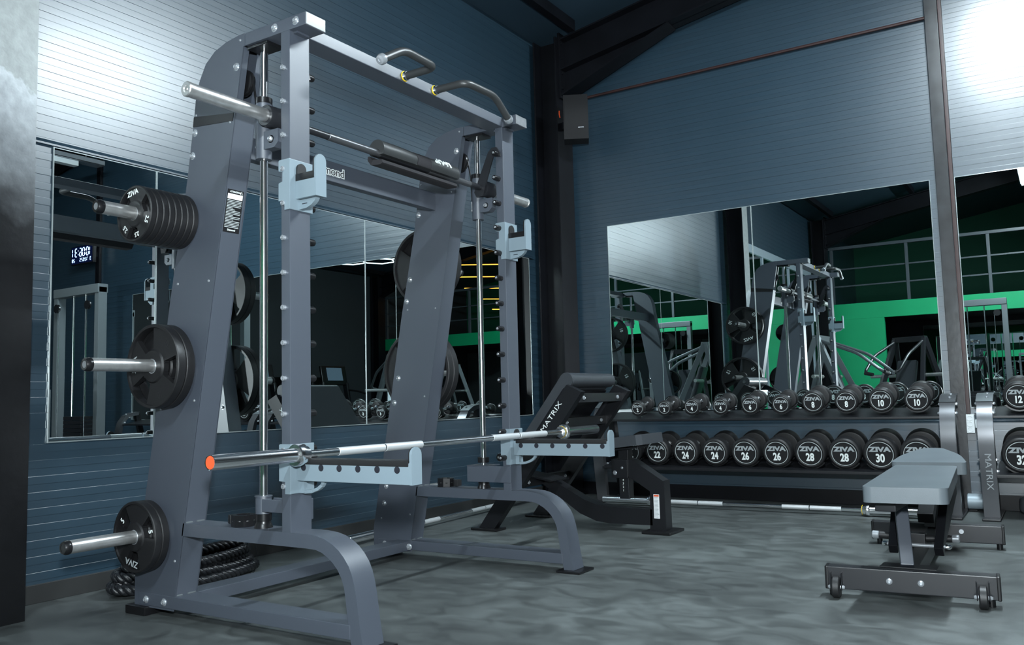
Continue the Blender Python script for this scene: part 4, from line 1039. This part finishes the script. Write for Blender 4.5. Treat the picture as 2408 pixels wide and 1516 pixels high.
PB.part('label_heading', MB().box((1.634, -1.7268, 0.212), (1.666, -1.7261, 0.222)), 'red_print', lb)
tl = MB()
for i in range(16): tl.box((1.635, -1.7266, 0.205-0.0075*i), (1.635+0.030*random.uniform(0.75, 1), -1.7261, 0.2078-0.0075*i))
PB.part('label_lines', tl, 'print_grey', lb)
PB.part('seat_sleeve', MB().box((1.368, -1.735, 0.315), (1.476, -1.625, 0.425), 0.004), BP)
PB.part('seat_post', MB().box((1.408, -1.715, 0.190), (1.472, -1.645, 0.50), 0.004), BP)
PB.part('height_scale', MB().box((1.424, -1.7162, 0.225), (1.448, -1.7153, 0.312)), 'sticker_black')
for i in range(4): lettering(PB, 'scale_digit', str(i+1), 0.018, (1.436, -1.7166, 0.240+0.0205*i), (1, 0, 0), (0, 0, 1), 'print_white')
PB.part('bolt', bolt_mb((1.392, -1.7355, 0.345), (0, -1, 0), 0.010), 'zinc')
PB.part('bolt', bolt_mb((1.440, -1.7355, 0.375), (0, -1, 0), 0.006), 'zinc')
PB.part('seat_plate', MB().obox((1.33, -1.68, 0.478), (1.56, -1.68, 0.500), 0.16, 0.012, 0.002), BP)
Ms = Matrix.Translation((1.445, -1.685, 0.530)) @ Matrix.Rotation(rad(-6.5), 4, 'Y')
seat_poly = [(-0.20, -0.10), (-0.16, -0.165), (0.15, -0.175), (0.18, -0.15), (0.18, 0.15), (0.15, 0.175), (-0.16, 0.165), (-0.20, 0.10)]
PB.part('seat', MB().prism(seat_poly, 'z', -0.030, 0.030, 0.012, Ms, seg=3), 'vinyl_dark')

# curl bar resting on the preacher bench holders
EZ = Thing('curl_bar', 'chrome angled curl bar resting on the holders of the preacher bench', 'curl bar', (0.90, -1.68, 0.46))
ez = fillet([(0.868, -2.03, 0.462), (0.868, -1.93, 0.462), (0.915, -1.84, 0.470), (0.860, -1.74, 0.458), (0.860, -1.62, 0.458), (0.915, -1.52, 0.470), (0.868, -1.43, 0.462), (0.868, -1.33, 0.462)], 0.04, 6)
EZ.part('shaft', MB().tube(ez, 0.0135, 14), 'chrome')
for s, y in ((-1, -2.03), (1, -1.33)):
    sv = EZ.part('sleeve', MB().lathe([(0.0135, -0.004), (0.034, -0.002), (0.034, 0.012), (0.0245, 0.014), (0.0245, 0.168), (0.0225, 0.170)], (0.868, y, 0.462), (0, s, 0), 28), 'chrome')
    EZ.part('end_cap', MB().lathe([(0.0225, 0.168), (0.020, 0.1685), (0, 0.1685)], (0.868, y, 0.462), (0, s, 0), 28), 'black_plastic', sv)
lettering(EZ, 'lettering', 'ZIVA', 0.014, (0.868, -2.1990, 0.462), (1, 0, 0), (0, 0, 1), 'print_white')

# ------------------------------------------------------------------ adjustable bench, front right
AB = Thing('adjustable_bench', 'low adjustable bench with pale grey padded top and transport wheels', 'bench', (3.15, -2.2, 0))
def rpoly(pts, r, n=5):
    P = [Vector((*p, 0)) for p in pts]; out = []
    for i in range(len(P)):
        a, b, c = P[i-1], P[i], P[(i+1) % len(P)]
        u, v = a-b, c-b; k = min(r if not isinstance(r, (list, tuple)) else r[i], u.length*0.45, v.length*0.45)
        p, q = b+u.normalized()*k, b+v.normalized()*k
        for j in range(n+1):
            t = j/n; w_ = p*(1-t)**2+b*2*t*(1-t)+q*t*t; out.append((w_.x, w_.y))
    return out
back_poly = rpoly([(3.050, -3.06), (3.338, -3.03), (3.272, -2.02), (3.012, -2.03)], 0.035)
bp_ = AB.part('back_pad', MB().prism(back_poly, 'z', 0.388, 0.446, 0.012, seg=3), 'vinyl')
AB.part('pad_piping', MB().tube([(x*0.994+3.18*0.006, y*0.994-2.53*0.006, 0.4440) for x, y in back_poly], 0.0022, 6, closed=True), 'vinyl', bp_)
for y, x in ((-2.92, 3.095), (-2.90, 3.31)): AB.part('pad_bolt', bolt_mb((x, y, 0.388), (0, 0, -1), 0.008, 0.010), 'zinc')
seat_p = rpoly([(2.965, -1.880), (3.300, -1.860), (3.250, -1.62), (3.145, -1.40), (3.060, -1.405), (2.985, -1.64)], [0.03, 0.03, 0.08, 0.07, 0.07, 0.08])
Ms2 = Matrix.Translation((3.13, -1.87, 0.418)) @ Matrix.Rotation(rad(5.0), 4, 'X') @ Matrix.Translation((-3.13, 1.87, -0.418))
se = AB.part('seat_pad', MB().prism(seat_p, 'z', 0.390, 0.448, 0.012, Ms2, seg=3), 'vinyl')
# cross feet
AB.part('front_foot', MB().box((2.868, -2.880, 0.030), (3.462, -2.815, 0.116), 0.005, Matrix.Translation((3.165, -2.85, 0)) @ Matrix.Rotation(rad(4.6), 4, 'Z') @ Matrix.Translation((-3.165, 2.85, 0))), 'black_satin')
Mf = Matrix.Translation((3.165, -2.85, 0)) @ Matrix.Rotation(rad(4.6), 4, 'Z') @ Matrix.Translation((-3.165, 2.85, 0))
for x in (2.868, 3.462): AB.part('foot_cap', MB().box((x-0.007, -2.882, 0.028), (x+0.007, -2.813, 0.1175), 0.004, Mf), 'black_plastic')
for x in (3.095, 3.205): AB.part('foot_bolt', MB().lathe([(0, 0.002), (0.005, 0.002), (0.006, 0.006), (0.011, 0.004), (0.0125, 0)], Mf @ V(x, -2.880, 0.073), Mf.to_3x3() @ V(0, -1, 0), 18), 'zinc')
for x in (2.905, 3.410):
    wz = 0.062 if x < 3 else 0.042
    wh = AB.part('wheel', MB().lathe([(0, -0.015), (0.036, -0.015), (0.041, -0.010), (0.041, 0.010), (0.036, 0.015), (0, 0.015)], Mf @ V(x, -2.898, 0.0415), Mf.to_3x3() @ V(1, 0, 0), 28), 'rubber')
    AB.part('wheel_fork', MB().box((x-0.022, -2.912, 0.030), (x-0.018, -2.879, 0.098), 0.002, Mf).box((x+0.018, -2.912, 0.030), (x+0.022, -2.879, 0.098), 0.002, Mf), 'black_satin')
    AB.part('axle_nut', MB().lathe([(0, 0.032), (0.005, 0.031), (0.008, 0.024), (0.008, -0.024), (0.005, -0.031), (0, -0.032)], Mf @ V(x, -2.898, 0.0415), Mf.to_3x3() @ V(1, 0, 0), 8), 'zinc')
Mr_ = Matrix.Translation((3.11, -1.56, 0)) @ Matrix.Rotation(rad(4.0), 4, 'Z') @ Matrix.Translation((-3.11, 1.56, 0))
AB.part('rear_foot', MB().box((2.812, -1.595, 0.030), (3.408, -1.525, 0.118), 0.005, Mr_), 'black_satin')
for x in (2.812, 3.408): AB.part('foot_cap', MB().box((x-0.007, -1.597, 0.028), (x+0.007, -1.523, 0.1195), 0.004, Mr_), 'black_plastic')
for x in (2.84, 3.39): AB.part('glide', MB().cyl(Mr_ @ V(x, -1.56, 0.001), Mr_ @ V(x, -1.56, 0.031), 0.014, 12).cyl(Mf @ V(x+0.045, -2.845, 0.001), Mf @ V(x+0.045, -2.845, 0.031), 0.014, 12), 'black_plastic')
AB.part('foot_bolt', MB().lathe([(0, 0.004), (0.011, 0.004), (0.0125, 0)], Mr_ @ V(3.225, -1.595, 0.085), Mr_.to_3x3() @ V(0, -1, 0), 18), 'zinc')
# spine, post, ladder legs
AB.part('spine', MB().obox((3.158, -2.83, 0.074), (3.110, -1.57, 0.074), 0.06, 0.07, 0.004), BP)
AB.part('post_plate', MB().box((3.06, -2.845, 0.1165), (3.26, -2.76, 0.1215), 0.001), BP)
AB.part('front_post', MB().obox((3.152, -2.80, 0.118), (3.120, -2.66, 0.352), 0.048, 0.040, 0.004), 'powder_grey')
AB.part('post_cap', MB().sphere((3.118, -2.655, 0.352), 0.026, 14, (1, 0.8, 0.55)), 'black_plastic')
AB.part('backrest_tube', MB().obox((3.112, -2.96, 0.366), (3.140, -2.05, 0.366), 0.075, 0.042, 0.004), 'black_satin')
for s in (-1, 1):
    AB.part('link_arm', MB().obox((3.160+s*0.095, -2.36, 0.365), (3.160+s*0.085, -2.62, 0.150), 0.034, 0.045, 0.003), BP)
    AB.part('ladder', MB().obox((3.160+s*0.105, -2.10, 0.36), (3.160+s*0.09, -2.58, 0.165), 0.012, 0.06, 0.002), BP)
    AB.part('arm_bolt', MB().lathe([(0, 0.022), (0.006, 0.022), (0.010, 0.016), (0.010, 0)], (3.160+s*0.108, -2.60, 0.170), (s, 0, 0), 10), 'chrome')
AB.part('pivot_rod', MB().cyl((3.050, -2.60, 0.170), (3.270, -2.60, 0.170), 0.008, 12), 'zinc')
AB.part('seat_support', MB().obox((3.125, -2.02, 0.20), (3.120, -1.62, 0.375), 0.07, 0.05, 0.004).obox((3.11, -1.66, 0.11), (3.12, -1.64, 0.37), 0.06, 0.06, 0.004), BP)
for s in (-1, 1):
    a = V(3.100+s*0.045, -2.2, 0.137); b = V(3.100+s*0.150, -2.2, 0.141)
    AB.part('leg_roller', MB().cyl(a, b, 0.0165, 20, 0.002), 'rubber')
    AB.part('roller_end', MB().cyl(b, b+V(s*0.030, 0, 0.001), 0.0180, 20, 0.003), 'zinc')
AB.part('roller_stem', MB().obox((3.10, -2.2, 0.10), (3.10, -2.2, 0.16), 0.09, 0.05, 0.004, up=(0, 1, 0)), BP)

# ------------------------------------------------------------------ wall clock on the second post
CK = Thing('wall_clock', 'digital wall clock with glowing blue digits, seen reversed in the left mirror', 'clock', (6.98, -0.09, 2.72))
cb = CK.part('case', MB().box((6.735, -0.135, 2.700), (7.235, -0.085, 2.945), 0.006), 'black_plastic')
CK.part('screen', MB().box((6.750, -0.137, 2.712), (7.220, -0.1345, 2.933)), 'clock_face')
CK.part('arm', MB().box((6.76, -0.086, 2.78), (6.80, -0.0605, 2.84)), 'steel_black')
SEG = {'0': 'abcdef', '1': 'bc', '2': 'abged', '3': 'abgcd', '4': 'fgbc', '5': 'afgcd', '6': 'afgedc', '7': 'abc', '8': 'abcdefg', '9': 'abcdfg'}
def seg_digit(ch, x, z, w_, h, t):
    mb = MB(); S = {'a': (0, h, w_, h), 'b': (w_, h/2, w_, h), 'c': (w_, 0, w_, h/2), 'd': (0, 0, w_, 0), 'e': (0, 0, 0, h/2), 'f': (0, h/2, 0, h), 'g': (0, h/2, w_, h/2)}
    for k in SEG[ch]:
        a, b, c_, d_ = S[k]; g = t*0.6
        if b == d_: mb.box((x+a+g, -0.1385, z+b-t/2), (x+c_-g, -0.137, z+d_+t/2))
        else: mb.box((x+a-t/2, -0.1385, z+b+g), (x+c_+t/2, -0.137, z+d_-g))
    return mb
for ch, x in (('1', 6.760), ('0', 6.835), ('0', 6.920), ('6', 6.990), ('3', 7.090), ('1', 7.150)):
    CK.part('digit', seg_digit(ch, x, 2.805, 0.045, 0.105, 0.011), 'digit_glow')
for x in (6.905, 7.065): CK.part('colon', MB().box((x-0.005, -0.1385, 2.825), (x+0.005, -0.137, 2.835)).box((x-0.005, -0.1385, 2.875), (x+0.005, -0.137, 2.885)), 'digit_glow')
for ch, x in (('3', 6.775), ('7', 6.845), ('2', 6.885), ('0', 6.925), ('2', 6.965), ('5', 7.005), ('2', 7.145), ('8', 7.180)):
    CK.part('digit', seg_digit(ch, x, 2.735, 0.022, 0.042, 0.006), 'digit_glow')

# ------------------------------------------------------------------ machines elsewhere in the hall (seen in the mirrors)
def cable_tower(x, y, rz, lab):
    T = Thing('cable_tower', lab, 'cable machine', (x, y, 0), rz, 'cable towers', local=True)
    for s in (-1, 1):
        T.part('post', MB().box((s*0.40-0.04, -0.05, 0.03), (s*0.40+0.04, 0.05, 2.15), 0.006), 'frame_silver')
        T.part('foot', MB().box((s*0.40-0.05, -0.45, 0), (s*0.40+0.05, 0.35, 0.04), 0.006), 'black_paint')
        T.part('guide_rod', MB().cyl((s*0.12, 0, 0.08), (s*0.12, 0, 2.08), 0.011, 10), 'chrome')
        T.part('pulley', MB().lathe([(0, -0.012), (0.05, -0.012), (0.045, 0), (0.05, 0.012), (0, 0.012)], (s*0.30, -0.09, 1.95), (0, 1, 0), 18), 'black_plastic')
        T.part('cable', MB().cyl((s*0.26, -0.09, 0.5), (s*0.26, -0.09, 1.95), 0.004, 6), 'chrome')
        T.part('handle', MB().tube([(s*0.26-0.05, -0.09, 0.36), (s*0.26, -0.09, 0.5), (s*0.26+0.05, -0.09, 0.36)], 0.010, 8, closed=True), 'rubber')
    T.part('head_beam', MB().box((-0.44, -0.06, 2.08), (0.44, 0.06, 2.18), 0.008), 'frame_silver')
    T.part('base_beam', MB().box((-0.44, -0.06, 0.03), (0.44, 0.06, 0.10), 0.008), 'frame_silver')
    for i in range(14): T.part('stack_plate', MB().box((-0.17, -0.07, 0.11+i*0.045), (0.17, 0.07, 0.15+i*0.045), 0.003), 'black_paint')
    T.part('pin', MB().cyl((0, -0.10, 0.40), (0, -0.07, 0.40), 0.01, 10), 'yellow_ring')
    return T
cable_tower(5.55, -1.00, 0, 'grey cable tower by the dumbbell wall reflected in the narrow left mirror')
cable_tower(7.65, -0.75, 0, 'grey cable tower just right of the wall clock post')
cable_tower(9.2, -3.0, rad(-90), 'grey cable tower against the right wall of the hall')
cable_tower(2.6, -9.0, rad(180), 'grey cable tower in front of the gallery opening')
def lever_machine(x, y, rz, lab, fm='frame_silver'):
    T = Thing('lever_machine', lab, 'weight machine', (x, y, 0), rz, 'plate-loaded machines', local=True)
    for s in (-1, 1):
        T.part('side_leg', MB().obox((s*0.42, -0.55, 0.03), (s*0.22, 0.10, 1.55), 0.06, 0.08, 0.006), fm)
        T.part('rear_leg', MB().obox((s*0.42, 0.62, 0.03), (s*0.22, 0.12, 1.55), 0.06, 0.08, 0.006), fm)
        T.part('base_rail', MB().box((s*0.42-0.04, -0.62, 0), (s*0.42+0.04, 0.70, 0.06), 0.006), fm)
        T.part('plate_horn', MB().cyl((s*0.22, 0.05, 1.0), (s*0.62, 0.05, 1.0), 0.025, 16), 'brushed_steel')
        T.part('press_arm', MB().tube(fillet([(s*0.22, 0.05, 1.50), (s*0.26, -0.45, 1.30), (s*0.26, -0.75, 1.05), (s*0.10, -0.80, 1.02)], 0.08, 5), 0.022, 10), fm)
        T.part('grip', MB().cyl((s*0.24, -0.77, 1.04), (s*0.12, -0.79, 1.02), 0.026, 12), 'rubber')
    T.part('cross_bar', MB().box((-0.25, 0.06, 1.50), (0.25, 0.16, 1.58), 0.006), fm)
    T.part('spine', MB().box((-0.04, -0.60, 0.10), (0.04, 0.60, 0.18), 0.006), fm)
    T.part('seat', MB().box((-0.19, -0.62, 0.46), (0.19, -0.20, 0.54), 0.03, seg=3), 'vinyl_dark')
    T.part('seat_post', MB().box((-0.035, -0.45, 0.15), (0.035, -0.38, 0.47), 0.004), 'black_paint')
    T.part('backrest', MB().obox((0, -0.20, 0.55), (0, 0.02, 1.22), 0.30, 0.08, 0.025), 'vinyl_dark')
    return T
lever_machine(1.75, -7.6, rad(200), 'dark plate-loaded lever machine behind the camera near the green wall', 'black_satin')
lever_machine(5.6, -4.6, rad(60), 'grey plate-loaded lever machine in the middle of the hall')
lever_machine(0.95, -6.2, rad(95), 'grey plate-loaded lever machine beside the left wall')
lever_machine(7.6, -8.6, rad(160), 'grey plate-loaded lever machine near the treadmills')
pl_back = plate_mesh(0.20, 0.04, 0.06, 0.075, 0.018)
for (x, y, z, rz, lab) in ((5.08, -1.75, 0.96, 0.35, 'black weight plate on a stand reflected in the narrow left mirror'),):
    T = Thing('plate_stand', 'grey plate stand with curved leg reflected in the narrow left mirror', 'plate stand', (x, y, 0), rz, local=True)
    T.part('column', MB().box((-0.05, 0.07, 0.03), (0.05, 0.15, 1.02), 0.006), 'frame_silver')
    T.part('curved_leg', MB().tube(fillet([(0.0, 0.11, 0.60), (0.18, 0.11, 0.58), (0.36, 0.11, 0.35), (0.44, 0.11, 0.03)], 0.15, 8), 0.035, 10), 'frame_silver')
    T.part('base', MB().box((-0.3, 0.05, 0), (0.5, 0.17, 0.035), 0.006), 'frame_silver')
    T.part('peg', MB().cyl((0, 0.07, 0.96), (0, -0.28, 0.96), 0.022, 14), 'rubber')
    P_ = plate(pl_back, 0.04, 0, 0, 0, lab, None, -1, [('ZIVA', 0.15, 0, 0.045, 'print_grey'), ('10', 0.15, 120, 0.045, 'print_grey')])
    P_.e.matrix_world = Matrix.Translation((x, y, 0)) @ Matrix.Rotation(rz, 4, 'Z') @ Matrix.Translation((0, 0.045, z-0.004))
def treadmill(x, y, rz, lab):
    T = Thing('treadmill', lab, 'treadmill', (x, y, 0), rz, 'treadmills in the hall', local=True)
    T.part('deck', MB().box((-0.42, -0.95, 0.05), (0.42, 0.95, 0.20), 0.03, seg=3), 'black_paint')
    T.part('belt', MB().box((-0.27, -0.92, 0.195), (0.27, 0.70, 0.208), 0.004), 'rubber')
    for s in (-1, 1):
        T.part('upright', MB().obox((s*0.38, 0.70, 0.15), (s*0.36, 0.88, 1.25), 0.08, 0.12, 0.02), 'black_satin')
        T.part('handrail', MB().tube(fillet([(s*0.37, 0.85, 1.10), (s*0.37, 0.45, 1.05), (s*0.37, 0.25, 0.98)], 0.1, 5), 0.022, 10), 'rubber')
        T.part('foot', MB().box((s*0.38-0.05, -0.85, 0), (s*0.38+0.05, 0.85, 0.051), 0.01), 'black_plastic')
    T.part('console', MB().obox((0, 0.86, 1.20), (0, 0.94, 1.62), 0.76, 0.06, 0.02), 'black_plastic')
    T.part('screen', MB().obox((0, 0.83, 1.30), (0, 0.89, 1.58), 0.46, 0.012, 0.004), 'screen_glow')
    T.part('motor_hood', MB().box((-0.40, 0.70, 0.18), (0.40, 0.98, 0.32), 0.05, seg=3), 'black_satin')
ordn = ('nearest the dumbbell wall', 'second from the dumbbell wall', 'third from the dumbbell wall', 'farthest from the dumbbell wall')
for i in range(4): treadmill(8.9, -4.2-1.05*i, rad(-90), 'black treadmill facing the right wall, %s' % ordn[i])
# hexagonal lamp over the hall
HX = Thing('hexagon_lamp', 'honeycomb of pale light tubes hanging over the hall, seen in the left mirror', 'lamp', (6.6, -5.0, 3.35))
for (cx, cy) in ((0, 0), (0.468, 0.27), (0.468, -0.27), (0.936, 0)):
    P_ = [(6.15+cx+0.3*math.cos(PI/3*i), -5.0+cy+0.3*math.sin(PI/3*i), 3.35) for i in range(6)]
    for i in range(6): HX.part('light_tube', MB().cyl(P_[i], P_[(i+1) % 6], 0.010, 6), 'hex_glow')
for x in (5.85, 7.386): HX.part('hanger', MB().cyl((x, -5.0, 3.35), (x, -5.0, roofz(x)-0.001), 0.004, 6), 'steel_black')
